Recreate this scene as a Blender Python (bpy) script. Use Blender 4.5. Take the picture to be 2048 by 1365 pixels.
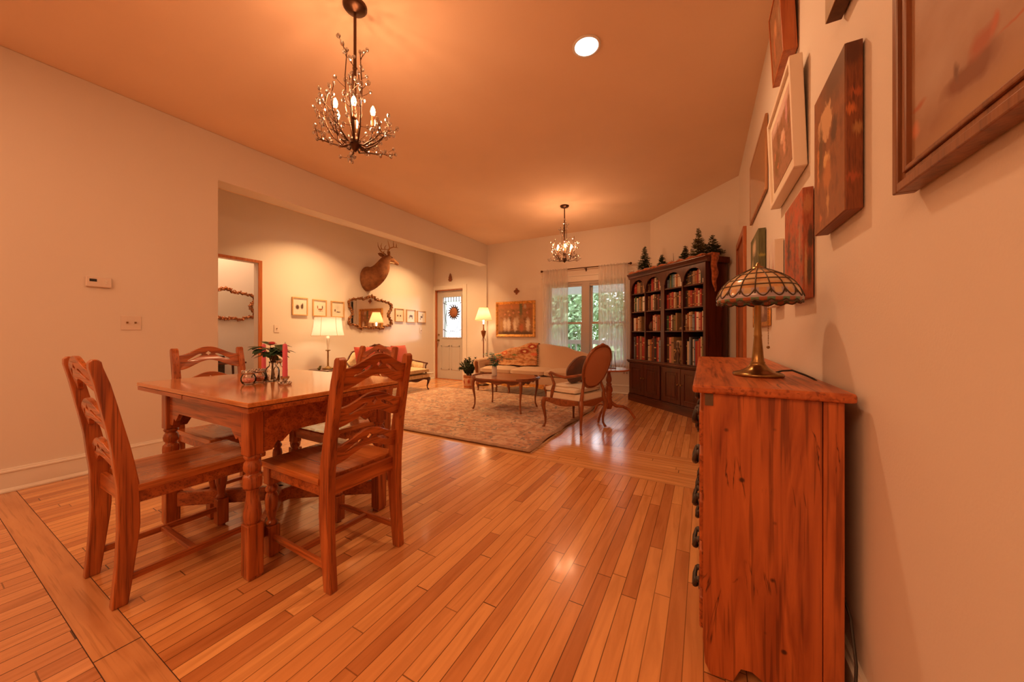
import bpy, bmesh, math, random
from mathutils import Vector, Matrix, Euler
random.seed(7)
PI = math.pi
for o in list(bpy.data.objects): bpy.data.objects.remove(o)
S = bpy.context.scene
COL = S.collection

# ------------------------------------------------------------------ camera
CAMZ = 1.05
cam = bpy.data.cameras.new('camera'); camo = bpy.data.objects.new('camera', cam); COL.objects.link(camo)
S.camera = camo
cam.sensor_fit = 'HORIZONTAL'; cam.sensor_width = 36.0
cam.lens = 695.0/2048.0*36.0
cam.shift_y = (668.0-682.5)/2048.0
cam.clip_start = 0.05; cam.clip_end = 300
camo.location = (0, 0, CAMZ)
camo.rotation_euler = (PI/2, 0, math.radians(28.858))

# ------------------------------------------------------------------ world, sun, exposure
S.view_settings.view_transform = 'Standard'
S.view_settings.look = 'None'
S.view_settings.exposure = 0.0
S.view_settings.gamma = 1.0
S.view_settings.use_curve_mapping = False
W = bpy.data.worlds.new('world'); S.world = W; W.use_nodes = True
_n = W.node_tree.nodes; _l = W.node_tree.links
_bg = _n['Background']
_bg.inputs['Color'].default_value = (0.86, 0.93, 1.0, 1)
_bg.inputs['Strength'].default_value = 6.0

_s = bpy.data.lights.new('sun', 'SUN'); _s.energy = 3.0; _s.angle = math.radians(9); _s.color = (1.0, 0.96, 0.94)
_so = bpy.data.objects.new('sun', _s); COL.objects.link(_so); _so.rotation_euler = Vector((-0.45, -0.90, -0.085)).to_track_quat('-Z', 'Y').to_euler()
WARM = (1.0, 0.46, 0.21)
WARM2 = (1.0, 0.60, 0.30)
CEIL = 2.95

def area_light(name, loc, size, power, color=WARM, rot=(0, 0, 0), shape='DISK', sy=None, spread=None, parent=None):
    l = bpy.data.lights.new(name, 'AREA'); l.energy = power; l.color = color
    l.shape = shape; l.size = size
    if sy: l.shape = 'RECTANGLE'; l.size_y = sy
    if spread: l.spread = spread
    o = bpy.data.objects.new(name, l); COL.objects.link(o); o.location = loc; o.rotation_euler = rot
    if parent: o.parent = parent
    return o
def point_light(name, loc, power, color=WARM, r=0.03, parent=None):
    l = bpy.data.lights.new(name, 'POINT'); l.energy = power; l.color = color; l.shadow_soft_size = r
    o = bpy.data.objects.new(name, l); COL.objects.link(o); o.location = loc
    if parent: o.parent = parent
    return o
# soft fill added over the kitchen behind the camera; hall light beyond the doorway
area_light('kitchen_fill_light', (-1.1, -1.6, CEIL-0.03), 1.4, 56, (1.0, 0.50, 0.23), sy=1.4)
area_light('kitchen_fill_light', (-3.0, -1.0, CEIL-0.03), 1.0, 22, (1.0, 0.50, 0.25), sy=1.4)
area_light('hall_light', (-6.2, 2.4, CEIL-0.03), 0.5, 24, (1.0, 0.60, 0.34), sy=0.5)

# ------------------------------------------------------------------ material helpers
def newmat(name):
    m = bpy.data.materials.new(name); m.use_nodes = True
    return m, m.node_tree.nodes, m.node_tree.links, m.node_tree.nodes['Principled BSDF']
def setp(b, **k):
    for a, v in k.items():
        i = b.inputs.get(a.replace('_', ' '))
        if i is not None: i.default_value = v
def col4(c): return (c[0], c[1], c[2], 1.0)
def plain(name, c, rough=0.6, metal=0.0, coat=0.0, spec=0.5, var=0.0, vscale=8.0, bump=0.0, bscale=60.0, sheen=0.0):
    m, n, l, b = newmat(name)
    b.inputs['Base Color'].default_value = col4(c)
    b.inputs['Roughness'].default_value = rough; b.inputs['Metallic'].default_value = metal
    b.inputs['Coat Weight'].default_value = coat; b.inputs['Specular IOR Level'].default_value = spec
    if sheen: b.inputs['Sheen Weight'].default_value = sheen
    tc = n.new('ShaderNodeTexCoord')
    if var:
        t = n.new('ShaderNodeTexNoise'); t.inputs['Scale'].default_value = vscale; t.inputs['Detail'].default_value = 4
        r = n.new('ShaderNodeValToRGB')
        r.color_ramp.elements[0].position = 0.3; r.color_ramp.elements[1].position = 0.7
        r.color_ramp.elements[0].color = col4([x*(1-var) for x in c]); r.color_ramp.elements[1].color = col4([min(1, x*(1+var)) for x in c])
        l.new(tc.outputs['Object'], t.inputs['Vector']); l.new(t.outputs['Fac'], r.inputs['Fac']); l.new(r.outputs['Color'], b.inputs['Base Color'])
    if bump:
        t2 = n.new('ShaderNodeTexNoise'); t2.inputs['Scale'].default_value = bscale; t2.inputs['Detail'].default_value = 3
        bp = n.new('ShaderNodeBump'); bp.inputs['Strength'].default_value = bump; bp.inputs['Distance'].default_value = 0.004
        l.new(tc.outputs['Object'], t2.inputs['Vector']); l.new(t2.outputs['Fac'], bp.inputs['Height']); l.new(bp.outputs['Normal'], b.inputs['Normal'])
    return m
def ramp(n, stops):
    r = n.new('ShaderNodeValToRGB'); e = r.color_ramp.elements
    e[0].position = stops[0][0]; e[0].color = col4(stops[0][1])
    e[1].position = stops[-1][0]; e[1].color = col4(stops[-1][1])
    for p, c in stops[1:-1]:
        x = e.new(p); x.color = col4(c)
    return r
def wood(name, dark, light, axis='z', scale=1.0, rough=0.32, coat=0.25, grain=1.0, knots=False):
    m, n, l, b = newmat(name)
    tc = n.new('ShaderNodeTexCoord'); mp = n.new('ShaderNodeMapping')
    long, cross = 2.2*scale, 26.0*scale
    sc = {'x': (long, cross, cross), 'y': (cross, long, cross), 'z': (cross, cross, long)}[axis]
    mp.inputs['Scale'].default_value = sc
    l.new(tc.outputs['Object'], mp.inputs['Vector'])
    t = n.new('ShaderNodeTexNoise'); t.inputs['Scale'].default_value = 1.0; t.inputs['Detail'].default_value = 5; t.inputs['Distortion'].default_value = 2.2 if knots else 0.6
    l.new(mp.outputs['Vector'], t.inputs['Vector'])
    mid = [(a+c)/2 for a, c in zip(dark, light)]
    r = ramp(n, [(0.30, dark), (0.48, mid), (0.70, light)])
    l.new(t.outputs['Fac'], r.inputs['Fac'])
    # fine pores
    mp2 = n.new('ShaderNodeMapping'); mp2.inputs['Scale'].default_value = tuple(v*(5 if v > 10*scale else 2) for v in sc)
    t2 = n.new('ShaderNodeTexNoise'); t2.inputs['Detail'].default_value = 2; t2.inputs['Scale'].default_value = 1.0
    l.new(tc.outputs['Object'], mp2.inputs['Vector']); l.new(mp2.outputs['Vector'], t2.inputs['Vector'])
    r2 = ramp(n, [(0.36, (0.45, 0.40, 0.38)), (0.46, (1, 1, 1))])
    l.new(t2.outputs['Fac'], r2.inputs['Fac'])
    mx = n.new('ShaderNodeMix'); mx.data_type = 'RGBA'; mx.blend_type = 'MULTIPLY'; mx.inputs['Factor'].default_value = 0.75*grain
    l.new(r.outputs['Color'], mx.inputs['A']); l.new(r2.outputs['Color'], mx.inputs['B'])
    out = mx.outputs['Result']
    if knots:
        v = n.new('ShaderNodeTexVoronoi'); v.inputs['Scale'].default_value = 11.0
        l.new(tc.outputs['Object'], v.inputs['Vector'])
        r3 = ramp(n, [(0.05, (0.08, 0.05, 0.04)), (0.10, (1, 1, 1))])
        l.new(v.outputs['Distance'], r3.inputs['Fac'])
        mx2 = n.new('ShaderNodeMix'); mx2.data_type = 'RGBA'; mx2.blend_type = 'MULTIPLY'; mx2.inputs['Factor'].default_value = 0.9
        l.new(out, mx2.inputs['A']); l.new(r3.outputs['Color'], mx2.inputs['B'])
        # long splits that run with the grain
        mp4 = n.new('ShaderNodeMapping'); mp4.inputs['Scale'].default_value = {'x': (1.6, 9, 9), 'y': (9, 1.6, 9), 'z': (9, 9, 1.6)}[axis]
        t4 = n.new('ShaderNodeTexNoise'); t4.inputs['Scale'].default_value = 1.0; t4.inputs['Detail'].default_value = 6; t4.inputs['Distortion'].default_value = 1.6
        l.new(tc.outputs['Object'], mp4.inputs['Vector']); l.new(mp4.outputs['Vector'], t4.inputs['Vector'])
        r4 = ramp(n, [(0.486, (1, 1, 1)), (0.50, (0.14, 0.08, 0.06)), (0.512, (1, 1, 1))])
        l.new(t4.outputs['Fac'], r4.inputs['Fac'])
        t5 = n.new('ShaderNodeTexNoise'); t5.inputs['Scale'].default_value = 6.0
        l.new(tc.outputs['Object'], t5.inputs['Vector'])
        r5 = ramp(n, [(0.54, (0, 0, 0)), (0.60, (1, 1, 1))]); l.new(t5.outputs['Fac'], r5.inputs['Fac'])
        mx4 = n.new('ShaderNodeMix'); mx4.data_type = 'RGBA'; mx4.blend_type = 'MULTIPLY'
        l.new(r5.outputs['Color'], mx4.inputs['Factor'])
        l.new(mx2.outputs['Result'], mx4.inputs['A']); l.new(r4.outputs['Color'], mx4.inputs['B'])
        out = mx4.outputs['Result']
    l.new(out, b.inputs['Base Color'])
    bp = n.new('ShaderNodeBump'); bp.inputs['Strength'].default_value = 0.15; bp.inputs['Distance'].default_value = 0.002
    l.new(t2.outputs['Fac'], bp.inputs['Height']); l.new(bp.outputs['Normal'], b.inputs['Normal'])
    b.inputs['Roughness'].default_value = rough; b.inputs['Coat Weight'].default_value = coat; b.inputs['Coat Roughness'].default_value = 0.12
    return m
def boards(name, dark, mid, light, along='y', width=0.058, length=1.0, rough=0.2, coat=0.35, gap=0.055):
    """strip flooring: long axis = along; every strip has its own tone and its own end joints"""
    m, n, l, b = newmat(name)
    def math_(op, a, bb=None, c=None):
        x = n.new('ShaderNodeMath'); x.operation = op
        for i, v in enumerate((a, bb, c)):
            if v is None: continue
            if isinstance(v, (int, float)): x.inputs[i].default_value = v
            else: l.new(v, x.inputs[i])
        return x.outputs[0]
    tc = n.new('ShaderNodeTexCoord'); sp = n.new('ShaderNodeSeparateXYZ'); l.new(tc.outputs['Object'], sp.inputs[0])
    lo, cr = (sp.outputs[1], sp.outputs[0]) if along == 'y' else (sp.outputs[0], sp.outputs[1])
    q = math_('DIVIDE', cr, width); idx = math_('FLOOR', q); fr = math_('FRACT', q)
    wn = n.new('ShaderNodeTexWhiteNoise'); wn.noise_dimensions = '1D'; l.new(idx, wn.inputs['W'])
    off = math_('MULTIPLY', wn.outputs['Value'], 37.0)
    q2 = math_('ADD', math_('DIVIDE', lo, length), off); j = math_('FLOOR', q2); fr2 = math_('FRACT', q2)
    cmb = n.new('ShaderNodeCombineXYZ'); l.new(idx, cmb.inputs[0]); l.new(j, cmb.inputs[1])
    wn2 = n.new('ShaderNodeTexWhiteNoise'); wn2.noise_dimensions = '3D'; l.new(cmb.outputs[0], wn2.inputs['Vector'])
    r = ramp(n, [(0.0, dark), (0.35, mid), (1.0, light)]); l.new(wn2.outputs['Value'], r.inputs['Fac'])
    # grain inside the strip
    cmb2 = n.new('ShaderNodeCombineXYZ')
    l.new(math_('MULTIPLY', cr, 30.0), cmb2.inputs[0]); l.new(math_('MULTIPLY', lo, 3.0), cmb2.inputs[1]); l.new(math_('MULTIPLY', wn2.outputs['Value'], 50.0), cmb2.inputs[2])
    t = n.new('ShaderNodeTexNoise'); t.inputs['Scale'].default_value = 1.0; t.inputs['Detail'].default_value = 5; t.inputs['Distortion'].default_value = 0.8
    l.new(cmb2.outputs[0], t.inputs['Vector'])
    rg = ramp(n, [(0.3, (0.72, 0.62, 0.55)), (0.6, (1.05, 1.03, 1.0))]); l.new(t.outputs['Fac'], rg.inputs['Fac'])
    mx = n.new('ShaderNodeMix'); mx.data_type = 'RGBA'; mx.blend_type = 'MULTIPLY'; mx.inputs['Factor'].default_value = 0.6
    l.new(r.outputs['Color'], mx.inputs['A']); l.new(rg.outputs['Color'], mx.inputs['B'])
    # seams
    e1 = math_('MINIMUM', fr, math_('SUBTRACT', 1.0, fr)); s1 = math_('LESS_THAN', e1, gap*0.5)
    e2 = math_('MINIMUM', fr2, math_('SUBTRACT', 1.0, fr2)); s2 = math_('LESS_THAN', e2, 0.0020/length)
    seam = math_('MAXIMUM', s1, s2)
    depth = math_('MULTIPLY', seam, math_('ADD', 0.55, math_('MULTIPLY', wn.outputs['Value'], 0.45)))
    mx2 = n.new('ShaderNodeMix'); mx2.data_type = 'RGBA'; mx2.inputs['B'].default_value = (0.07, 0.022, 0.008, 1)
    l.new(depth, mx2.inputs['Factor']); l.new(mx.outputs['Result'], mx2.inputs['A'])
    l.new(mx2.outputs['Result'], b.inputs['Base Color'])
    bp = n.new('ShaderNodeBump'); bp.invert = True; bp.inputs['Strength'].default_value = 0.35; bp.inputs['Distance'].default_value = 0.001
    l.new(seam, bp.inputs['Height'])
    l.new(bp.outputs['Normal'], b.inputs['Normal'])
    rr = n.new('ShaderNodeMapRange'); rr.inputs['To Min'].default_value = rough*0.85; rr.inputs['To Max'].default_value = rough*1.35
    l.new(t.outputs['Fac'], rr.inputs['Value']); l.new(rr.outputs[0], b.inputs['Roughness'])
    b.inputs['Coat Weight'].default_value = coat; b.inputs['Coat Roughness'].default_value = 0.10
    return m
def picture(name, bg, blobs, ax=(1, 2), flip=False, rough=0.5, nscale=5.0, distort=0.05, coat=0.0):
    """painted image in the panel's own 0..1 box: noise ground of the colours bg and soft blobs (u, v, ru, rv, colour, hardness)"""
    m, n, l, b = newmat(name)
    tc = n.new('ShaderNodeTexCoord'); sp = n.new('ShaderNodeSeparateXYZ'); l.new(tc.outputs['Generated'], sp.inputs[0])
    cb = n.new('ShaderNodeCombineXYZ'); l.new(sp.outputs[ax[0]], cb.inputs[0]); l.new(sp.outputs[ax[1]], cb.inputs[1])
    uv = cb.outputs[0]
    if flip:
        mpp = n.new('ShaderNodeMapping'); mpp.inputs['Scale'].default_value = (-1, 1, 1); mpp.inputs['Location'].default_value = (1, 0, 0)
        l.new(uv, mpp.inputs['Vector']); uv = mpp.outputs['Vector']
    t = n.new('ShaderNodeTexNoise'); t.inputs['Scale'].default_value = nscale; t.inputs['Detail'].default_value = 5
    l.new(uv, t.inputs['Vector'])
    k = len(bg)
    r = ramp(n, [(0.3+0.4*i/(k-1), c) for i, c in enumerate(bg)])
    l.new(t.outputs['Fac'], r.inputs['Fac'])
    cur = r.outputs['Color']
    t2 = n.new('ShaderNodeTexNoise'); t2.inputs['Scale'].default_value = nscale*2.5; t2.inputs['Detail'].default_value = 3
    l.new(uv, t2.inputs['Vector'])
    vm = n.new('ShaderNodeVectorMath'); vm.operation = 'SUBTRACT'; vm.inputs[1].default_value = (0.5, 0.5, 0.5); l.new(t2.outputs['Color'], vm.inputs[0])
    vs = n.new('ShaderNodeVectorMath'); vs.operation = 'SCALE'; vs.inputs['Scale'].default_value = distort*2; l.new(vm.outputs[0], vs.inputs[0])
    va = n.new('ShaderNodeVectorMath'); va.operation = 'ADD'; l.new(uv, va.inputs[0]); l.new(vs.outputs[0], va.inputs[1])
    for (u, v, ru, rv, c, h) in blobs:
        mp = n.new('ShaderNodeMapping'); mp.inputs['Scale'].default_value = (1/ru, 1/rv, 0); mp.inputs['Location'].default_value = (-u/ru, -v/rv, 0)
        l.new(va.outputs[0], mp.inputs['Vector'])
        ln = n.new('ShaderNodeVectorMath'); ln.operation = 'LENGTH'; l.new(mp.outputs['Vector'], ln.inputs[0])
        mr = n.new('ShaderNodeMapRange'); mr.inputs['From Min'].default_value = h; mr.inputs['From Max'].default_value = 1.0
        mr.inputs['To Min'].default_value = 1; mr.inputs['To Max'].default_value = 0
        l.new(ln.outputs['Value'], mr.inputs['Value'])
        mx = n.new('ShaderNodeMix'); mx.data_type = 'RGBA'; mx.inputs['B'].default_value = col4(c)
        l.new(mr.outputs[0], mx.inputs['Factor']); l.new(cur, mx.inputs['A']); cur = mx.outputs['Result']
    l.new(cur, b.inputs['Base Color'])
    b.inputs['Roughness'].default_value = rough; b.inputs['Coat Weight'].default_value = coat
    return m
def clear_glass(name, tint=(1, 1, 1), gloss=0.10, rough=0.02):
    m, n, l, b = newmat(name)
    out = n['Material Output']; tr = n.new('ShaderNodeBsdfTransparent'); tr.inputs[0].default_value = col4(tint)
    gl = n.new('ShaderNodeBsdfGlossy'); gl.inputs['Roughness'].default_value = rough
    fr = n.new('ShaderNodeFresnel'); fr.inputs[0].default_value = 1.45 if gloss > 0.05 or gloss == 0.02 else 1.22
    ad = n.new('ShaderNodeMath'); ad.operation = 'ADD'; ad.inputs[1].default_value = gloss; l.new(fr.outputs[0], ad.inputs[0])
    mx = n.new('ShaderNodeMixShader'); l.new(ad.outputs[0], mx.inputs[0]); l.new(tr.outputs[0], mx.inputs[1]); l.new(gl.outputs[0], mx.inputs[2])
    l.new(mx.outputs[0], out.inputs[0]); n.remove(b)
    return m
def emit(name, c, strength):
    m, n, l, b = newmat(name)
    b.inputs['Base Color'].default_value = col4(c); b.inputs['Emission Color'].default_value = col4(c); b.inputs['Emission Strength'].default_value = strength
    return m
def sheer(name, c=(0.95, 0.93, 0.9), opacity=0.5, stripes=0.0):
    m, n, l, b = newmat(name); out = n['Material Output']
    tr = n.new('ShaderNodeBsdfTransparent'); df = n.new('ShaderNodeBsdfDiffuse'); tl = n.new('ShaderNodeBsdfTranslucent')
    df.inputs[0].default_value = col4(c); tl.inputs[0].default_value = col4(c)
    m1 = n.new('ShaderNodeMixShader'); m1.inputs[0].default_value = 0.5; l.new(df.outputs[0], m1.inputs[1]); l.new(tl.outputs[0], m1.inputs[2])
    m2 = n.new('ShaderNodeMixShader'); m2.inputs[0].default_value = opacity; l.new(tr.outputs[0], m2.inputs[1]); l.new(m1.outputs[0], m2.inputs[2])
    lw = n.new('ShaderNodeLayerWeight'); lw.inputs[0].default_value = 0.35
    mr = n.new('ShaderNodeMapRange'); mr.inputs['To Min'].default_value = opacity; mr.inputs['To Max'].default_value = 0.95
    l.new(lw.outputs['Facing'], mr.inputs['Value']); l.new(mr.outputs[0], m2.inputs[0])
    l.new(m2.outputs[0], out.inputs[0]); n.remove(b)
    return m
def shade_cloth(name, c, trans=0.6):
    m, n, l, b = newmat(name); out = n['Material Output']
    df = n.new('ShaderNodeBsdfDiffuse'); tl = n.new('ShaderNodeBsdfTranslucent'); df.inputs[0].default_value = col4(c); tl.inputs[0].default_value = col4(c)
    m1 = n.new('ShaderNodeMixShader'); m1.inputs[0].default_value = trans; l.new(df.outputs[0], m1.inputs[1]); l.new(tl.outputs[0], m1.inputs[2])
    l.new(m1.outputs[0], out.inputs[0]); n.remove(b)
    return m

# ------------------------------------------------------------------ mesh helpers
class MB:
    def __init__(s): s.v = []; s.f = []; s.sm = []
    def add(s, vs, fs, smooth=False, fn=None):
        k = len(s.v)
        s.v += [tuple(fn(*p)) if fn else tuple(p) for p in vs]
        for f in fs: s.f.append(tuple(i+k for i in f)); s.sm.append(smooth)
        return s
    def box(s, x0, x1, y0, y1, z0, z1, fn=None):
        vs = [(x0, y0, z0), (x1, y0, z0), (x1, y1, z0), (x0, y1, z0), (x0, y0, z1), (x1, y0, z1), (x1, y1, z1), (x0, y1, z1)]
        return s.add(vs, [(0, 3, 2, 1), (4, 5, 6, 7), (0, 1, 5, 4), (1, 2, 6, 5), (2, 3, 7, 6), (3, 0, 4, 7)], False, fn)
    def loft(s, rings, smooth=True, cap=True, closed=True):
        k = len(rings[0]); vs = [p for r in rings for p in r]; fs = []
        for i in range(len(rings)-1):
            for j in range(k if closed else k-1):
                a = i*k+j; b = i*k+(j+1) % k
                fs.append((a, b, b+k, a+k))
        s.add(vs, fs, smooth)
        if cap and closed:
            s.add(rings[0], [tuple(range(k))[::-1]], False); s.add(rings[-1], [tuple(range(k))], False)
        return s
    def lathe(s, prof, cx=0, cy=0, seg=20, smooth=True, fn=None, z0=0, sx=1, sy=1, rib=0, ribn=0):
        rings = []
        for r, z in prof:
            ring = []
            for j in range(seg):
                a = 2*PI*j/seg; rr = r*(1+rib*math.cos(a*ribn)) if rib else r
                p = (cx+rr*math.cos(a)*sx, cy+rr*math.sin(a)*sy, z+z0)
                ring.append(fn(*p) if fn else p)
            rings.append(ring)
        return s.loft(rings, smooth)
    def tube(s, pts, rad, seg=8, smooth=True, flat=1.0, fn=None, up=None):
        pts = [Vector(p) for p in pts]
        if not hasattr(rad, '__len__'): rad = [rad]*len(pts)
        rings = []; u = Vector(up) if up else None
        for i, p in enumerate(pts):
            d = (pts[min(i+1, len(pts)-1)]-pts[max(i-1, 0)])
            if d.length < 1e-9: d = Vector((0, 0, 1))
            d.normalize()
            if u is None: u = Vector((1, 0, 0)) if abs(d.x) < 0.8 else Vector((0, 1, 0))
            u2 = u-d*u.dot(d)
            if u2.length < 1e-6: u2 = d.orthogonal()
            u2.normalize(); w = d.cross(u2)
            if not up: u = u2
            rings.append([tuple(p+(u2*math.cos(2*PI*j/seg)+w*math.sin(2*PI*j/seg)*flat)*rad[i]) for j in range(seg)])
        if fn: rings = [[fn(*q) for q in r] for r in rings]
        return s.loft(rings, smooth)
    def bar(s, p, q, w, h, up=(0, 0, 1)):
        p = Vector(p); q = Vector(q); d = (q-p).normalized(); u = Vector(up); u = (u-d*u.dot(d)).normalized(); w_ = d.cross(u)
        r = lambda c: [tuple(c+w_*a*w/2+u*b*h/2) for a, b in ((-1, -1), (1, -1), (1, 1), (-1, 1))]
        return s.loft([r(p), r(q)], False)
    def sphere(s, c, r, seg=12, rings=8, sx=1, sy=1, sz=1):
        rr = []
        for i in range(rings+1):
            a = -PI/2+PI*i/rings; q = max(math.cos(a), 0.02)
            rr.append([(c[0]+r*sx*q*math.cos(2*PI*j/seg), c[1]+r*sy*q*math.sin(2*PI*j/seg), c[2]+r*sz*math.sin(a)) for j in range(seg)])
        return s.loft(rr)
    def prism(s, poly, d0, d1, plane='xz', smooth=False, fn=None):
        """extrude a 2D outline; plane xz extrudes along y, yz along x, xy along z"""
        def mk(p, d):
            return {'xz': (p[0], d, p[1]), 'yz': (d, p[0], p[1]), 'xy': (p[0], p[1], d)}[plane]
        k = len(poly); a = [mk(p, d0) for p in poly]; b = [mk(p, d1) for p in poly]
        area = sum(poly[i][0]*poly[(i+1) % k][1]-poly[(i+1) % k][0]*poly[i][1] for i in range(k))
        if (area < 0) != (plane == 'xz'): a, b = b, a   # keep normals outward
        fs = [tuple(range(k))[::-1], tuple(range(k, 2*k))]+[(i, (i+1) % k, (i+1) % k+k, i+k) for i in range(k)]
        return s.add(a+b, fs, smooth, fn)
    def plate(s, polys, thick, fn=None, bevel=0.0):
        """flat plate with holes: first outline is the outside; built in x,y with thickness along z (centred)"""
        cu = bpy.data.curves.new('tmp', 'CURVE'); cu.dimensions = '2D'; cu.fill_mode = 'BOTH'; cu.extrude = max(thick/2-bevel, 0.0005)
        cu.bevel_depth = bevel; cu.bevel_resolution = 1; cu.offset = -bevel
        for poly in polys:
            sp = cu.splines.new('POLY'); sp.points.add(len(poly)-1); sp.use_cyclic_u = True
            for i, p in enumerate(poly): sp.points[i].co = (p[0], p[1], 0, 1)
        ob = bpy.data.objects.new('tmp', cu); me = ob.to_mesh()
        vs = [tuple(v.co) for v in me.vertices]; fs = [tuple(p.vertices) for p in me.polygons]
        s.add(vs, fs, False, fn)
        ob.to_mesh_clear(); bpy.data.objects.remove(ob); bpy.data.curves.remove(cu)
        return s
    def build(s, name, mat, parent=None, bevel=0.0, seg=2, subd=0, angle=None, loc=None):
        me = bpy.data.meshes.new(name); me.from_pydata(s.v, [], s.f); me.update()
        for p, q in zip(me.polygons, s.sm): p.use_smooth = q
        for m in (mat if isinstance(mat, (list, tuple)) else [mat]): me.materials.append(m)
        bm = bmesh.new(); bm.from_mesh(me); bmesh.ops.recalc_face_normals(bm, faces=bm.faces); bm.to_mesh(me); bm.free()
        o = bpy.data.objects.new(name, me); COL.objects.link(o)
        if parent: o.parent = parent
        if loc: o.location = loc
        if bevel:
            b = o.modifiers.new('bevel', 'BEVEL'); b.width = bevel; b.segments = seg; b.limit_method = 'ANGLE'; b.angle_limit = math.radians(40)
        if subd:
            d = o.modifiers.new('sub', 'SUBSURF'); d.levels = subd; d.render_levels = subd
        return o
def thing(name, label, cat, loc=(0, 0, 0), rotz=0.0, group=None):
    o = bpy.data.objects.new(name, None); COL.objects.link(o); o.empty_display_size = 0.1
    o.location = loc; o.rotation_euler = (0, 0, rotz); o['label'] = label; o['category'] = cat
    if group: o['group'] = group
    return o
def tag(o, label, cat, group=None, kind=None):
    o['label'] = label; o['category'] = cat
    if group: o['group'] = group
    if kind: o['kind'] = kind
    return o
def struct(name, mb, m, **k):
    o = mb.build(name, m, **k); o['kind'] = 'structure'; return o
def kids(o): return [c for c in bpy.data.objects if c.parent == o]
def dup(root, loc, rotz, label=None, group=None):
    r = root.copy(); COL.objects.link(r); r.location = loc; r.rotation_euler = (0, 0, rotz)
    if label: r['label'] = label
    if group: r['group'] = group
    def rec(src, dst):
        for ch in kids(src):
            c = ch.copy(); COL.objects.link(c); c.parent = dst; rec(ch, c)
    rec(root, r)
    return r
def smoothstep(t): t = max(0, min(1, t)); return t*t*(3-2*t)
def interp(x, pts):
    if x <= pts[0][0]: return pts[0][1]
    for (a, p), (b, q) in zip(pts, pts[1:]):
        if x <= b:
            t = (x-a)/(b-a); t = t*t*(3-2*t)
            return p+(q-p)*t
    return pts[-1][1]
def lerp(a, b, t): return a+(b-a)*t
# ------------------------------------------------------------------ materials
def lin(r, g, b):
    f = lambda v: (v/255/12.92) if v/255 <= 0.04045 else ((v/255+0.055)/1.055)**2.4
    return (f(r), f(g), f(b))
M = {}
M['wall'] = plain('wall_paint', (0.76, 0.69, 0.62), 0.75, bump=0.12, bscale=160)
M['ceiling'] = plain('ceiling_paint', (0.84, 0.64, 0.47), 0.85, var=0.03, vscale=1.5)
M['trim'] = plain('trim_paint', (0.80, 0.76, 0.70), 0.4, coat=0.15)
M['door'] = plain('door_paint', (0.52, 0.47, 0.43), 0.45)
M['floor'] = boards('strip_floor', (0.52, 0.21, 0.075), (0.66, 0.30, 0.11), (0.80, 0.42, 0.165), 'y', 0.058, 0.85)
M['floor_x'] = boards('cross_strip_floor', (0.66, 0.31, 0.12), (0.74, 0.38, 0.15), (0.80, 0.43, 0.18), 'x', 0.058, 1.2)
M['floor_hall'] = boards('kitchen_strip_floor', (0.50, 0.22, 0.10), (0.62, 0.30, 0.14), (0.74, 0.39, 0.19), 'y', 0.07, 0.9)
M['threshold'] = wood('threshold_plank', (0.50, 0.22, 0.09), (0.66, 0.33, 0.14), 'x', 0.7, 0.22, 0.3, 0.4)
M['oak'] = wood('orange_oak_casing', (0.36, 0.085, 0.02), (0.55, 0.17, 0.045), 'z', 1.0, 0.35, 0.2, 0.5)
M['oak_x'] = wood('orange_oak_head', (0.36, 0.085, 0.02), (0.55, 0.17, 0.045), 'y', 1.0, 0.35, 0.2, 0.5)
for ax in 'xyz':
    M['chair_'+ax] = wood('chair_oak_'+ax, (0.23, 0.045, 0.010), (0.55, 0.155, 0.035), ax, 1.0, 0.30, 0.35)
    M['chest_'+ax] = wood('chest_pine_'+ax, (0.30, 0.062, 0.014), (0.56, 0.150, 0.036), ax, 0.7, 0.40, 0.10, 1.0, True)
    M['mahog_'+ax] = wood('mahogany_'+ax, (0.045, 0.011, 0.006), (0.13, 0.033, 0.014), ax, 1.0, 0.28, 0.3, 0.6)
    M['walnut_'+ax] = wood('walnut_'+ax, (0.16, 0.042, 0.012), (0.36, 0.105, 0.030), ax, 1.0, 0.28, 0.35, 0.6)
M['table_top'] = wood('table_top_oak', (0.48, 0.16, 0.04), (0.72, 0.30, 0.09), 'x', 0.8, 0.14, 0.6, 0.4)
M['seat_wood'] = wood('seat_oak', (0.34, 0.085, 0.018), (0.62, 0.20, 0.05), 'y', 0.8, 0.2, 0.5, 0.6)
M['red_mahog'] = wood('red_mahogany', (0.26, 0.05, 0.014), (0.45, 0.12, 0.03), 'z', 1.0, 0.25, 0.4, 0.5)
M['iron'] = plain('dark_bronze', (0.10, 0.050, 0.028), 0.35, 0.85)
M['blackiron'] = plain('dark_iron', (0.07, 0.06, 0.055), 0.45, 0.6, var=0.3, vscale=30)
M['brass'] = plain('antique_brass', (0.32, 0.19, 0.07), 0.28, 0.95, var=0.2, vscale=15)
M['gilt'] = plain('gilded_wood', (0.70, 0.36, 0.10), 0.35, 0.6, var=0.35, vscale=25)
M['gilt_dark'] = plain('antique_gilt', (0.30, 0.12, 0.04), 0.45, 0.5, var=0.5, vscale=40)
M['cream'] = plain('cream_upholstery', (0.64, 0.45, 0.31), 0.9, bump=0.3, bscale=400, sheen=0.2)
M['white_cushion'] = plain('ivory_cushion_fabric', (0.86, 0.76, 0.62), 0.9, bump=0.3, bscale=400, sheen=0.2)
M['damask'] = plain('gold_damask', (0.66, 0.48, 0.28), 0.8, var=0.22, vscale=26, bump=0.3, bscale=200)
M['rust'] = plain('rust_upholstery', (0.50, 0.20, 0.09), 0.9, bump=0.3, bscale=400, sheen=0.2)
M['red_fabric'] = plain('red_pillow_fabric', (0.40, 0.040, 0.018), 0.9, var=0.15, sheen=0.3)
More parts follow.
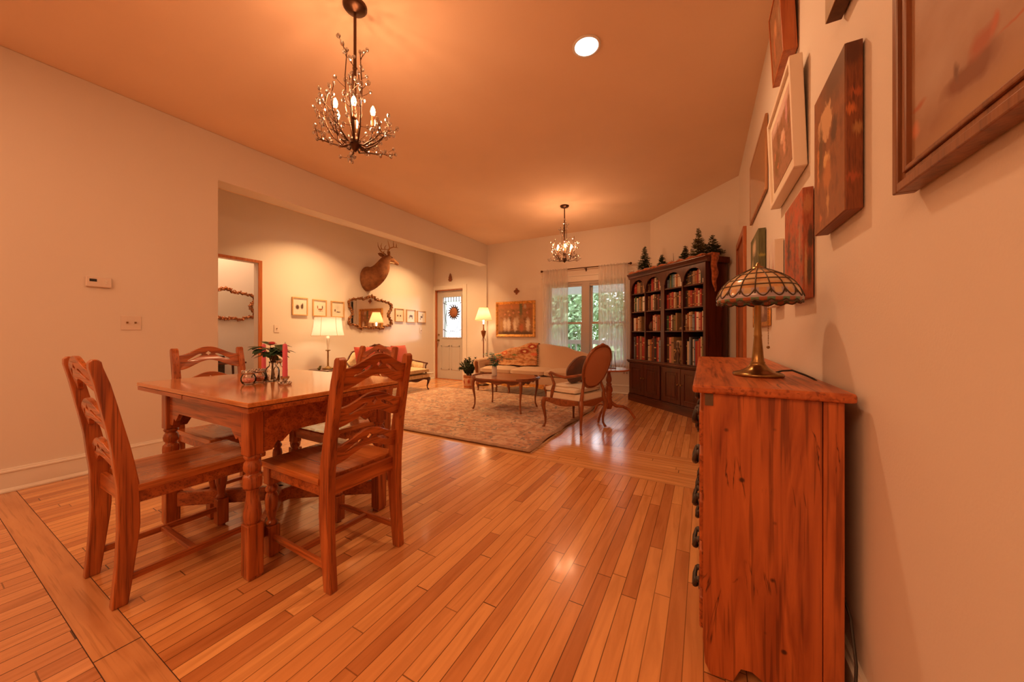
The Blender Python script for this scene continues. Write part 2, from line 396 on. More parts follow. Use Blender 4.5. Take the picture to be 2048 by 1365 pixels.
M['brown_fabric'] = plain('brown_velvet', (0.11, 0.032, 0.013), 0.85, var=0.2, vscale=12, sheen=0.4)
M['glass'] = clear_glass('window_glass', (1, 1, 1), 0.02)
M['jar_glass'] = clear_glass('jar_glass', (0.99, 0.99, 0.99), 0.03)
M['mirror'] = plain('mirror_glass', (0.82, 0.80, 0.76), 0.02, 1.0)
M['crystal'] = clear_glass('chandelier_crystal', (1.0, 0.98, 0.95), 0.55, 0.12)
M['plastic'] = plain('switch_plastic', (0.74, 0.64, 0.57), 0.4)
M['paper'] = plain('mat_board', (0.80, 0.72, 0.60), 0.8)
M['pale_oak'] = plain('pale_oak_frame', (0.62, 0.36, 0.15), 0.5)
M['white_frame'] = plain('white_frame', (0.84, 0.74, 0.63), 0.5)
M['black'] = plain('black_plastic', (0.02, 0.018, 0.016), 0.4)
M['hinge'] = plain('brown_metal_plate', (0.14, 0.10, 0.07), 0.5, 0.5)
M['curtain'] = sheer('sheer_curtain', (0.95, 0.90, 0.86), 0.60)
M['outside_paint'] = plain('porch_paint', (0.60, 0.60, 0.58), 0.7)
M['deck'] = plain('porch_deck', (0.35, 0.33, 0.30), 0.7)
M['rail_brown'] = plain('porch_rail_wood', (0.26, 0.20, 0.17), 0.6)
M['grass'] = plain('lawn', (0.13, 0.26, 0.06), 0.9, var=0.3, vscale=3)
M['leaf_out'] = plain('tree_leaves', (0.20, 0.30, 0.15), 0.6, var=0.4, vscale=1.5)
M['bark'] = plain('bark', (0.12, 0.08, 0.05), 0.9)
M['leaf_dark'] = plain('dark_green_leaf', (0.045, 0.10, 0.05), 0.45, var=0.35, vscale=20)
M['leaf_teal'] = plain('eucalyptus_leaf', (0.14, 0.36, 0.28), 0.6, var=0.3, vscale=20)
M['needle'] = plain('spruce_needles', (0.030, 0.050, 0.016), 0.8, var=0.5, vscale=30)
M['needle_light'] = plain('olive_spruce_needles', (0.13, 0.12, 0.035), 0.8, var=0.5, vscale=30)
M['stem'] = plain('brown_stem', (0.12, 0.07, 0.03), 0.7)
M['pink_wax'] = plain('pink_wax', (0.72, 0.13, 0.20), 0.4)
M['pink_petal'] = plain('pink_petal', (0.85, 0.24, 0.30), 0.6, var=0.2, vscale=40)
M['cord'] = plain('black_cord', (0.02, 0.015, 0.012), 0.5)

# ------------------------------------------------------------------ room shell
XL, XR, YF, XD, YB = -4.05, 0.37, 6.26, -5.55, -3.5
AX, AY, BX, BY = -0.786, YF, XR, 4.97         # angled wall end points
DOOR_R = math.hypot(BX-AX, BY-AY)

def quad(mb, x0, x1, y0, y1, z=0.0): mb.add([(x0, y0, z), (x1, y0, z), (x1, y1, z), (x0, y1, z)], [(0, 1, 2, 3)])
fl = MB(); seq = []
for (y0, y1, mi) in ((YB, 0.325, 2), (0.325, 0.435, 3), (0.435, 2.65, 0), (2.65, 3.28, 1), (3.28, 6.40, 0)):
    quad(fl, -6.75, 0.6, y0, y1); seq.append(mi)
M['seam'] = plain('floor_seam', (0.06, 0.022, 0.010), 0.8)
for yy in (0.325, 0.435, 2.65, 3.28):
    fl.add([(-6.75, yy-0.0011, 0.0006), (0.6, yy-0.0011, 0.0006), (0.6, yy+0.0011, 0.0006), (-6.75, yy+0.0011, 0.0006)], [(0, 1, 2, 3)]); seq.append(4)
fl.add([(-1.706, 0.325, 0.0006), (-1.702, 0.325, 0.0006), (-1.702, 0.435, 0.0006), (-1.706, 0.435, 0.0006)], [(0, 1, 2, 3)]); seq.append(4)
flo = struct('floor', fl, [M['floor'], M['floor_x'], M['floor_hall'], M['threshold'], M['seam']])
for p, mi in zip(flo.data.polygons, seq): p.material_index = mi
mb = MB(); mb.box(-6.85, 0.7, YB-0.1, 6.50, CEIL, CEIL+0.12); struct('ceiling', mb, M['ceiling'])

mb = MB(); mb.prism([(YB, 0), (1.55, 0), (1.55, 2.515), (YF+0.15, 2.515), (YF+0.15, CEIL), (YB, CEIL)], XL-0.21, XL, 'yz'); struct('wall_left', mb, M['wall'], bevel=0.006)
WX0, WX1, WZ0, WZ1 = -2.68, -1.16, 0.52, 2.03
DX0, DX1, DZ = -5.50, -4.69, 2.06
mb = MB(); T = 0.15
mb.box(XD-0.15, DX0, YF, YF+T, 0, CEIL); mb.box(DX0, DX1, YF, YF+T, DZ, CEIL); mb.box(DX1, XL-0.05, YF, YF+T, 0, CEIL)
mb.box(XL-0.05, WX0, YF-0.0, YF+T, 0, CEIL); mb.box(WX0, WX1, YF, YF+T, 0, WZ0); mb.box(WX0, WX1, YF, YF+T, WZ1, CEIL); mb.box(WX1, AX+0.12, YF, YF+T, 0, CEIL)
mb.box(XL-0.03, XL, YF-0.035, YF, 0, 2.515)
struct('wall_far', mb, M['wall'])
ux, uy = (BX-AX)/DOOR_R, (BY-AY)/DOOR_R; nx, ny = -uy, ux     # outward normal of the angled wall
if nx*(0-AX)+ny*(0-AY) > 0: nx, ny = -nx, -ny
mb = MB(); mb.prism([(AX, AY), (BX, BY), (BX+nx*0.15+0.05, BY+ny*0.15), (AX+nx*0.15, AY+ny*0.15+0.05)], 0, CEIL, 'xy'); struct('wall_angled', mb, M['wall'])
mb = MB(); mb.box(XR, XR+0.15, YB, BY+0.02, 0, CEIL); struct('wall_right', mb, M['wall'])
mb = MB(); mb.box(-6.75, XR+0.15, YB-0.1, YB, 0, CEIL); struct('wall_rear', mb, M['wall'])
OY0, OY1, OZ = 1.72, 2.588, 2.060
mb = MB(); mb.box(XD-0.12, XD, 1.0, OY0, 0, CEIL); mb.box(XD-0.12, XD, OY0, OY1, OZ, CEIL); mb.box(XD-0.12, XD, OY1, YF+0.05, 0, CEIL)
mb.box(XD, XL-0.21, 0.9, 1.0, 0, CEIL)
struct('wall_alcove', mb, M['wall'])
mb = MB(); mb.box(-6.72, -6.62, 0.4, 4.2, 0, CEIL); mb.box(-6.72, XD-0.12, 4.1, 4.2, 0, CEIL); mb.box(-6.72, XD, 0.4, 0.5, 0, CEIL); struct('wall_hall', mb, M['wall'])

def baseboard(name, x0, y0, x1, y1, nx, ny, h=0.155):
    """board with a bead on top and a shoe at the floor, running from point 0 to point 1, proud towards (nx, ny)"""
    prof = [(0, 0.001), (0.030, 0.001), (0.030, 0.010), (0.018, 0.024), (0.015, 0.026), (0.015, h-0.030), (0.021, h-0.024), (0.021, h-0.016), (0.013, h-0.012), (0.011, h-0.002), (0.0, h)]
    mb = MB(); r0 = [(x0+nx*d, y0+ny*d, z) for d, z in prof]; r1 = [(x1+nx*d, y1+ny*d, z) for d, z in prof]
    mb.loft([r0, r1], False); return struct(name, mb, M['trim'])
baseboard('baseboard_left', XL, YB, XL, 1.55, 1, 0)
baseboard('baseboard_opening', XL-0.2, 1.55, XL, 1.55, 0, 1)
baseboard('baseboard_alcove', XD, OY1+0.06, XD, YF, 1, 0)
baseboard('baseboard_entry', -4.58, YF, XL-0.03, YF, 0, -1)
baseboard('baseboard_far', XL, YF, AX, YF, 0, -1)
baseboard('baseboard_angled', AX, AY, BX, BY, -nx, -ny)
baseboard('baseboard_right', XR, YB, XR, 4.10, -1, 0)
baseboard('baseboard_hall', -6.62, 0.5, -6.62, 4.1, 1, 0)

# doorway casing (orange oak) of the alcove wall
mb = MB(); mb.box(XD-0.002, XD+0.018, OY1-0.004, OY1+0.046, 0, OZ+0.035); mb.box(XD-0.002, XD+0.018, OY0-0.046, OY0+0.004, 0, OZ+0.035)
mb.box(XD-0.002, XD+0.018, OY0+0.004, OY1-0.004, OZ-0.004, OZ+0.035)
struct('trim_1', mb, M['oak'], bevel=0.004)

# door_1: the front door with leaded glass
d1 = thing('door_1', 'x', 'door'); del d1['label']; del d1['category']; d1['kind'] = 'structure'
GX0, GX1, GZ0, GZ1 = -5.31, -4.775, 0.965, 1.90
mb = MB(); LY0, LY1 = 6.305, 6.345; LX0, LX1 = -5.475, -4.705
mb.box(LX0, GX0, LY0, LY1, 0.012, 2.04); mb.box(GX1, LX1, LY0, LY1, 0.012, 2.04); mb.box(GX0, GX1, LY0, LY1, 0.012, GZ0); mb.box(GX0, GX1, LY0, LY1, GZ1, 2.04)
for a, b_ in ((-5.36, -5.115), (-5.065, -4.82)):
    for (p, q, r_, s_) in ((a, b_, 0.22, 0.245), (a, b_, 0.755, 0.78), (a, a+0.022, 0.22, 0.78), (b_-0.022, b_, 0.22, 0.78)): mb.box(p, q, LY0-0.006, LY0+0.002, r_, s_)
mb.build('door_leaf', M['door'], d1)
mb = MB(); w_ = 0.022
for (p, q, r_, s_) in ((GX0-w_, GX0+0.006, GZ0-w_, GZ1+w_), (GX1-0.006, GX1+w_, GZ0-w_, GZ1+w_), (GX0, GX1, GZ0-w_, GZ0+0.006), (GX0, GX1, GZ1-0.006, GZ1+w_)): mb.box(p, q, LY0-0.012, LY1+0.01, r_, s_)
mb.build('glazing_frame', M['door'], d1, bevel=0.004)
mb = MB(); mb.box(GX0, GX1, 6.322, 6.327, GZ0, GZ1); mb.build('door_glass', M['glass'], d1)
mb = MB()
def came(pts, r=0.0070): mb.tube([(p[0], 6.318, p[1]) for p in pts], r, 5)
gx = lambda t: GX0+(GX1-GX0)*t
gz = lambda t: GZ0+(GZ1-GZ0)*t
for i in range(1, 7): came([(gx(i/7), GZ1), (gx(i/7), gz(0.86))])
came([(GX0, gz(0.86)), (gx(0.25), gz(0.80)), (gx(0.5), gz(0.78)), (gx(0.75), gz(0.80)), (GX1, gz(0.86))])
came([(gx(0.5+0.36*math.cos(a)), gz(0.48+0.33*math.sin(a))) for a in [i*2*PI/28 for i in range(29)]])
came([(gx(0.08), GZ0), (gx(0.10), gz(0.4)), (gx(0.06), gz(0.86))]); came([(gx(0.92), GZ0), (gx(0.90), gz(0.4)), (gx(0.94), gz(0.86))])
came([(GX0, gz(0.20)), (gx(0.25), gz(0.13)), (gx(0.5), gz(0.16)), (gx(0.75), gz(0.13)), (GX1, gz(0.20))])
came([(gx(0.3), GZ0), (gx(0.36), gz(0.12)), (gx(0.5), gz(0.06)), (gx(0.64), gz(0.12)), (gx(0.7), GZ0)])
mb.build('leading', M['iron'], d1)
mb = MB(); mb.tube([(-5.425, 6.305, 0.90), (-5.425, 6.255, 0.90)], [0.022, 0.010], 10); mb.sphere((-5.425, 6.245, 0.90), 0.026)
mb.build('door_knob', M['brass'], d1)
mb = MB(); mb.tube([(-5.425, 6.306, 1.03), (-5.425, 6.285, 1.03)], 0.020, 10); mb.build('deadbolt', M['brass'], d1)
mb = MB(); mb.box(DX0, LX0, YF-0.002, YF+0.14, 0, DZ); mb.box(LX1, DX1, YF+0.002, YF+0.14, 0, DZ); mb.box(DX0, DX1, YF-0.002, YF+0.14, 2.043, DZ)
mb.box(LX0, LX1, YF+0.02, YF+0.14, 0, 0.011); mb.build('jamb', M['oak'], d1)
mb = MB(); mb.box(-4.70, -4.59, YF-0.018, YF+0.001, 0, DZ+0.10); mb.box(XD+0.001, -4.70, YF-0.018, YF+0.001, DZ+0.005, DZ+0.10); mb.box(XD+0.001, DX0, YF-0.018, YF+0.001, 0, DZ+0.005)
struct('trim_2', mb, M['wall'], bevel=0.004)

# door_2: plain oak door in the right wall
d2 = thing('door_2', 'x', 'door'); del d2['label']; del d2['category']; d2['kind'] = 'structure'
mb = MB(); mb.box(XR-0.012, XR+0.002, 4.16, 4.90, 0.01, 2.04); mb.build('door_leaf', M['oak'], d2)
mb = MB(); mb.box(XR-0.03, XR, 4.09, 4.16, 0, 2.11); mb.box(XR-0.03, XR, 4.90, 4.945, 0, 2.11); mb.box(XR-0.03, XR, 4.16, 4.90, 2.04, 2.11); mb.build('casing', M['oak'], d2, bevel=0.004)

# window_1: twin double-hung window
w1 = thing('window_1', 'x', 'window'); del w1['label']; del w1['category']; w1['kind'] = 'structure'
mb = MB(); CY0, CY1 = YF-0.02, YF+0.002
mb.box(WX0-0.09, WX0+0.01, CY0, CY1, WZ0-0.10, WZ1+0.09); mb.box(WX1-0.01, WX1+0.09, CY0, CY1, WZ0-0.10, WZ1+0.09)
mb.box(WX0, WX1, CY0, CY1, WZ1-0.01, WZ1+0.09); mb.box(WX0-0.10, WX1+0.10, CY0-0.03, CY1, WZ0-0.03, WZ0+0.005); mb.box(WX0-0.10, WX1+0.10, CY0-0.012, CY1, WZ1+0.09, WZ1+0.115)
mb.build('casing', M['trim'], w1, bevel=0.004)
MX0, MX1 = -1.965, -1.83
mb = MB(); mb.box(MX0, MX1, YF-0.004, YF+0.12, WZ0, WZ1); mb.box(WX0, WX0+0.03, YF, YF+0.12, WZ0, WZ1); mb.box(WX1-0.03, WX1, YF, YF+0.12, WZ0, WZ1)
mb.box(WX0, WX1, YF, YF+0.12, WZ1-0.03, WZ1); mb.box(WX0, WX1, YF, YF+0.12, WZ0, WZ0+0.03); mb.build('frame', M['door'], w1)
for (p, q) in ((WX0+0.03, MX0), (MX1, WX1-0.03)):
    for (zz0, zz1, yy) in ((WZ0+0.03, 1.27, YF+0.035), (1.235, WZ1-0.03, YF+0.075)):
        mb = MB(); s_ = 0.038
        mb.box(p, p+s_, yy, yy+0.035, zz0, zz1); mb.box(q-s_, q, yy, yy+0.035, zz0, zz1); mb.box(p+s_, q-s_, yy, yy+0.035, zz0, zz0+s_); mb.box(p+s_, q-s_, yy, yy+0.035, zz1-s_, zz1)
        so = mb.build('sash', M['door'], w1, bevel=0.003)
        mb = MB(); mb.box(p+s_, q-s_, yy+0.015, yy+0.020, zz0+s_, zz1-s_); mb.build('pane', M['glass'], so)
    mb = MB(); mb.box((p+q)/2-0.03, (p+q)/2+0.03, YF+0.02, YF+0.045, 1.27, 1.285); mb.build('sash_lock', M['brass'], w1)
mb = MB(); mb.tube([(WX0+0.03, YF+0.02, WZ1-0.045), (WX1-0.03, YF+0.02, WZ1-0.045)], 0.024, 10); mb.box(WX0+0.04, WX1-0.04, YF+0.012, YF+0.016, WZ1-0.10, WZ1-0.04)
mb.build('roller_shade', M['door'], w1)

# ------------------------------------------------------------------ outside
mb = MB(); mb.box(-8, 3, 6.42, 8.4, -0.12, -0.04); struct('trim_3', mb, M['deck'])
mb = MB(); mb.box(-8, 3, 6.42, 8.55, 2.42, 2.50); mb.box(-8, 3, 8.15, 8.35, 2.02, 2.42); struct('trim_4', mb, M['outside_paint'])
ra = thing('porch_railing', 'brown porch railing with thin balusters outside the window', 'railing', (0, 0, 0))
mb = MB(); mb.box(-7.5, 2.5, 8.20, 8.29, 0.80, 0.90); mb.build('top_rail', M['rail_brown'], ra)
mb = MB(); mb.box(-7.5, 2.5, 8.22, 8.27, 0.08, 0.13); mb.build('bottom_rail', M['rail_brown'], ra)
mb = MB()
mb.box(0, 0.03, 8.23, 8.26, 0.13, 0.80); b0 = mb.build('baluster', M['rail_brown'], ra); b0.location = (-6.0, 0, 0)
for i in range(1, 52):
    c = b0.copy(); COL.objects.link(c); c.location = (-6.0+i*0.135, 0, 0)
for x in (-6.9, -4.05, -0.55):
    mb = MB(); mb.box(x-0.06, x+0.06, 8.18, 8.31, -0.04, 2.02); tag(mb.build('porch_post', M['outside_paint'], bevel=0.006), {-6.9: 'square porch post outside the front door', -4.05: 'square porch post outside between front door and window', -0.55: 'square porch post outside at right of the window'}[x], 'post')
mb = MB(); mb.box(-60, 50, 8.4, 90, -0.6, -0.5); lw_ = struct('floor_lawn', mb, M['grass'])
def leaf_cloud(mb, c, r, n, size, sq=0.8, rnd=None, stretch=1.0):
    rnd = rnd or random
    for i in range(n):
        a = rnd.uniform(0, 2*PI); u = rnd.uniform(-1, 1); rr = r*rnd.uniform(0.55, 1.0)
        q = math.sqrt(1-u*u); p = Vector((c[0]+rr*q*math.cos(a), c[1]+rr*q*math.sin(a), c[2]+rr*u*sq))
        d = Vector((rnd.gauss(0, 1), rnd.gauss(0, 1), rnd.gauss(0, 1))).normalized(); e = d.orthogonal().normalized()*size*rnd.uniform(0.6, 1.3); f = d.cross(e).normalized()*size*0.5*stretch
        mb.add([p-e, p+f, p+e, p-f], [(0, 1, 2, 3)])
rt = random.Random(3)
for k, (x, y, h, r, lab) in enumerate(((-6.0, 13.5, 3.2, 1.8, 'green leafy tree outside, seen through the left window pane'), (-3.2, 17.5, 3.6, 2.1, 'green leafy tree outside, seen through the right window pane'), (-9.0, 24, 4.5, 3.0, 'tall tree further off behind the porch railing'), (1.7, 13.4, 3.2, 1.9, 'leafy tree outside to the right, out of view, added to shade the window'))):  # last tree is unseen, added to keep the sun off the window
    t = thing('tree', lab, 'tree', (x, y, -0.5))
    mb = MB(); mb.tube([(0, 0, 0), (0.1, 0, h*0.5), (0, 0.1, h)], [0.2, 0.15, 0.06], 8)
    for a in range(5): mb.tube([(0, 0, h*0.45), (math.cos(a*1.3)*r*0.4, math.sin(a*1.3)*r*0.4, h*0.75), (math.cos(a*1.3)*r*0.8, math.sin(a*1.3)*r*0.8, h*0.95)], [0.09, 0.05, 0.02], 6)
    mb.build('trunk', M['bark'], t)
    mb = MB()
    for j in range(9):
        a = j*0.9; leaf_cloud(mb, (math.cos(a)*r*0.6, math.sin(a)*r*0.6, h*rt.uniform(0.30, 1.15)), r*0.62, 420, 0.13, rnd=rt)
    leaf_cloud(mb, (0, 0, h*0.6), r, 1500, 0.14, 0.9, rt)
    mb.build('crown', M['leaf_out'], t)
rb = random.Random(9)
for k, x in enumerate((-5.0, -1.5)):
    mb = MB()
    for j in range(4): leaf_cloud(mb, (rb.uniform(-0.9, 0.9), 0, rb.uniform(0.2, 0.7)), 0.75, 260, 0.09, rnd=rb)
    o = mb.build('shrub', M['leaf_out']); o.location = (x, 10.6+0.4*(k % 2), -0.5)
    tag(o, ['bushy green shrub outside, left one beyond the porch railing', 'bushy green shrub outside, right one beyond the porch railing'][k], 'shrub')
# ------------------------------------------------------------------ dining chairs
def post_y(z): return interp(z, [(0, 0.026), (0.15, 0.010), (0.30, 0.0), (0.46, 0.003), (0.62, 0.024), (0.78, 0.054), (0.95, 0.088)])
def rail_polys(w, zc_end, zc_mid, h, top_extra=0.0):
    cz = lambda x: zc_end+(zc_mid-zc_end)*(0.5+0.5*math.cos(PI*min(1, abs(x)/w)))
    xs = [-w+2*w*i/24 for i in range(25)]
    top = [(x, cz(x)+h/2+top_extra*max(0, 1-abs(x)/0.06)) for x in xs]; bot = [(x, cz(x)-h/2) for x in reversed(xs)]
    polys = [top+bot]
    for s in (-1, 1):
        a = [s*(0.036+0.010*i) for i in range(9)]
        wid = [0.003, 0.007, 0.009, 0.009, 0.008, 0.007, 0.006, 0.005, 0.003]
        polys.append([(x, cz(x)+q) for x, q in zip(a, wid)]+[(x, cz(x)-q) for x, q in reversed(list(zip(a, wid)))])
    c = cz(0); d = 0.017
    polys.append([(0, c+d), (d*0.45, c+d*0.45), (d, c), (d*0.45, c-d*0.45), (0, c-d), (-d*0.45, c-d*0.45), (-d, c), (-d*0.45, c+d*0.45)])
    return polys
def make_dining_chair(label, loc, rotz, group):
    t = thing('dining_chair', label, 'chair', loc, rotz, group)
    hw = 0.197
    # seat: dished slab
    mb = MB(); rings = []
    for i, y in enumerate([-0.278, -0.272, -0.24, -0.16, -0.08, 0.0, 0.08, 0.14, 0.178]):
        edge = -0.006 if i == 0 else 0.0
        ring = []
        n = 14; W_ = hw+0.006 - (0.004 if i == 0 else 0)
        for j in range(n+1):
            x = -W_+2*W_*j/n
            dish = 0.009*max(0, 1-(x/(W_*0.85))**2)*smoothstep((y+0.25)/0.12)*(1-smoothstep((y-0.10)/0.08)*0.5)
            ring.append((x, y, 0.455-dish+edge))
        for j in range(n, -1, -1): ring.append((-W_+2*W_*j/n, y, 0.428-edge*0.5))
        rings.append(ring)
    mb.loft(rings, False); mb.build('seat', M['seat_wood'], t, bevel=0.003)
    for s in (-1, 1):
        x0, x1 = (s*hw-0.036, s*hw) if s > 0 else (s*hw, s*hw+0.036)
        zs = [0, 0.08, 0.16, 0.24, 0.30, 0.36, 0.46, 0.54, 0.62, 0.70, 0.78, 0.86, 0.925, 0.945, 0.955]
        dep = lambda z: interp(z, [(0, 0.045), (0.12, 0.050), (0.30, 0.060), (0.46, 0.060), (0.70, 0.046), (0.9, 0.040)]) if z < 0.9 else interp(z, [(0.9, 0.040), (0.945, 0.032), (0.956, 0.012)])
        fr = [(0.20+post_y(z)-dep(z)/2, z) for z in zs]; bk = [(0.20+post_y(z)+dep(z)/2, z) for z in reversed(zs)]
        mb = MB(); mb.prism(fr+bk, x0, x1, 'yz'); mb.build('rear_leg', M['chair_z'], t, bevel=0.004)
        # turned front leg
        mb = MB(); cx, cy = s*(hw-0.027), -0.235; q = 0.0255
        mb.box(cx-q, cx+q, cy-q, cy+q, 0.345, 0.43)
        mb.lathe([(r*1.18, z) for r, z in [(0.021, 0.345), (0.014, 0.338), (0.021, 0.326), (0.023, 0.314), (0.015, 0.302), (0.020, 0.294), (0.0235, 0.27), (0.0225, 0.24), (0.0165, 0.20), (0.013, 0.172), (0.020, 0.163), (0.020, 0.155), (0.015, 0.148)]], cx, cy, 14)
        mb.box(cx-q, cx+q, cy-q, cy+q, 0.012, 0.148); mb.lathe([(0.016, 0.0), (0.021, 0.012)], cx, cy, 12)
        mb.build('front_leg', M['chair_z'], t, bevel=0.003)
        mb = MB(); mb.bar((cx, cy+0.015, 0.095), (s*(hw-0.018), 0.20+0.018, 0.095), 0.016, 0.026); mb.build('side_stretcher', M['chair_y'], t, bevel=0.002)
    mb = MB(); mb.box(-hw+0.02, hw-0.02, -0.015, 0.009, 0.085, 0.105); mb.build('cross_stretcher', M['chair_x'], t, bevel=0.002)
    mb = MB(); mb.box(-hw+0.008, -hw+0.028, -0.24, 0.19, 0.380, 0.430); mb.box(hw-0.028, hw-0.008, -0.24, 0.19, 0.380, 0.430)
    mb.box(-hw+0.03, hw-0.03, -0.250, -0.232, 0.380, 0.430); mb.box(-hw+0.03, hw-0.03, 0.185, 0.205, 0.375, 0.440); mb.build('seat_rail', M['chair_x'], t, bevel=0.002)
    for (ze, zm, h) in ((0.862, 0.918, 0.092), (0.702, 0.752, 0.084), (0.540, 0.590, 0.076)):
        sl = 0.19
        def fn(x, y, z, sl=sl):
            # x across, y is the height, z the thickness; bow backwards a little and lean with the posts
            return (x, 0.20+post_y(y)+z+0.012*(1-(x/0.165)**2), y)
        mb = MB(); mb.plate(rail_polys(0.165, ze, zm, h), 0.017, fn, 0.002); mb.build('back_rail', M['chair_x'], t)
    return t
CG = 'ladder-back dining chairs around the table'
ch = make_dining_chair('ladder-back oak dining chair at the right side of the table, seen from behind', (-1.555, 1.062, 0), -PI/2, CG)
dup(ch, (-2.152, 0.667, 0), PI, 'ladder-back oak dining chair at the near left, seen from its side, nearest the plank strip', CG)
dup(ch, (-2.685, 1.085, 0), PI/2, 'ladder-back oak dining chair on the far left of the table, backed by the blank wall', CG)
dup(ch, (-2.175, 1.545, 0), 0, 'ladder-back oak dining chair on the far side of the table, mostly hidden', CG)

# ------------------------------------------------------------------ dining table
TX, TY = -2.185, 1.122
t = thing('dining_table', 'square oak draw-leaf dining table with turned legs', 'table', (TX, TY, 0))
mb = MB(); mb.box(-0.615, 0.615, -0.427, 0.427, 0.756, 0.776); mb.build('tabletop', M['table_top'], t, bevel=0.003)
for a, b_ in ((-0.613, -0.02), (-0.01, 0.613)):
    mb = MB(); mb.box(a, b_, -0.424, 0.424, 0.733, 0.7535); mb.build('draw_leaf', M['chair_x'], t, bevel=0.002)
LX = [(-0.425, -0.382), (0.515, -0.382), (-0.425, 0.368), (0.515, 0.368)]   # outer corners of the legs
legc = [(-0.392, -0.349), (0.480, -0.349), (-0.392, 0.318), (0.480, 0.318)]
for cx, cy in legc:
    q = 0.031; K_ = 0.74; mb = MB(); mb.box(cx-q, cx+q, cy-q, cy+q, 0.53, 0.733)
    mb.lathe([(r*K_, z) for r, z in [(0.038, 0.53), (0.043, 0.524), (0.043, 0.516), (0.030, 0.508), (0.041, 0.496), (0.046, 0.480), (0.042, 0.462), (0.030, 0.452), (0.036, 0.446)]], cx, cy, 20)
    mb.lathe([(r*K_, z) for r, z in [(0.036, 0.446), (0.050, 0.438), (0.052, 0.415), (0.050, 0.392), (0.036, 0.384)]], cx, cy, 8, False)
    mb.lathe([(r*K_, z) for r, z in [(0.036, 0.384), (0.031, 0.372), (0.030, 0.36), (0.034, 0.335), (0.043, 0.295), (0.046, 0.270), (0.043, 0.248), (0.034, 0.236)]], cx, cy, 20)
    mb.box(cx-q, cx+q, cy-q, cy+q, 0.012, 0.236); mb.box(cx-q*0.85, cx+q*0.85, cy-q*0.85, cy+q*0.85, 0.0, 0.012)
    mb.build('leg', M['chair_z'], t, bevel=0.005)
def apron_poly(a, b_, zt, zb, drop):
    L = b_-a; p = [(a, zt), (b_, zt)]
    f = [(0.0, drop), (0.035, drop), (0.055, drop*0.45), (0.075, drop*0.62), (0.10, drop*0.30), (0.12, 0.0)]
    right = [(b_-x, zb-d) for x, d in f]; left = [(a+x, zb-d) for x, d in reversed(f)]
    return p+right+left
mb = MB(); mb.prism(apron_poly(-0.358, 0.446, 0.733, 0.625, 0.07), -0.365, -0.345, 'xz'); mb.prism(apron_poly(-0.358, 0.446, 0.733, 0.625, 0.07), 0.335, 0.355, 'xz')
mb.prism(apron_poly(-0.315, 0.284, 0.733, 0.600, 0.065), 0.485, 0.503, 'yz'); mb.prism(apron_poly(-0.315, 0.284, 0.733, 0.600, 0.065), -0.410, -0.392, 'yz')
mb.build('apron', M['chair_x'], t, bevel=0.002)
mb = MB(); mb.box(0.505, 0.560, -0.02, 0.03, 0.665, 0.732); mb.build('leaf_bearer', M['chair_x'], t, bevel=0.004)
mb = MB()
c0 = (0.045, -0.007)
for cx, cy in legc: mb.bar((cx*0.93+c0[0]*0.07, cy*0.93, 0.135), (c0[0], c0[1], 0.135), 0.030, 0.075)
mb.box(c0[0]-0.06, c0[0]+0.06, c0[1]-0.06, c0[1]+0.06, 0.100, 0.172)
mb.build('stretcher', M['chair_x'], t, bevel=0.004)
TZ = 0.776

# ------------------------------------------------------------------ things on the dining table
M['potpourri'] = plain('potpourri', (0.55, 0.20, 0.13), 0.9, var=0.6, vscale=90)
M['rose_gem'] = plain('rose_glass_beads', (0.75, 0.30, 0.28), 0.2, var=0.5, vscale=120)
M['silver'] = plain('tarnished_silver', (0.55, 0.50, 0.46), 0.25, 0.9, var=0.3, vscale=60)
def votive(lab, x, y, fill):
    t = thing('candle_jar', lab, 'jar', (x, y, TZ), 0)
    mb = MB(); mb.lathe([(0.018, 0.0), (0.028, 0.006), (0.035, 0.022), (0.035, 0.038), (0.028, 0.054), (0.024, 0.060), (0.023, 0.056), (0.026, 0.052), (0.032, 0.038), (0.032, 0.022), (0.026, 0.010), (0.002, 0.006)], seg=20); mb.build('bowl', M['jar_glass'], t)
    mb = MB(); mb.lathe([(0.002, 0.009), (0.024, 0.010), (0.030, 0.022), (0.029, 0.034), (0.002, 0.037)], seg=16); mb.build('filling', fill, t)
    mb = MB(); mb.lathe([(0.0245, 0.056), (0.030, 0.060), (0.030, 0.068), (0.026, 0.072), (0.0235, 0.070), (0.0235, 0.058)], seg=20, rib=0.06, ribn=10)
    for k in range(12): a = k*PI/6; mb.sphere((0.0285*math.cos(a), 0.0285*math.sin(a), 0.074), 0.0045, 6, 4)
    mb.build('rim', M['silver'], t)
votive('round silver-rimmed glass jar with rosy filling, left of the two on the dining table', -2.149, 0.955, M['rose_gem'])
votive('round silver-rimmed glass jar with brown filling, right of the two on the dining table', -2.185, 1.022, M['potpourri'])
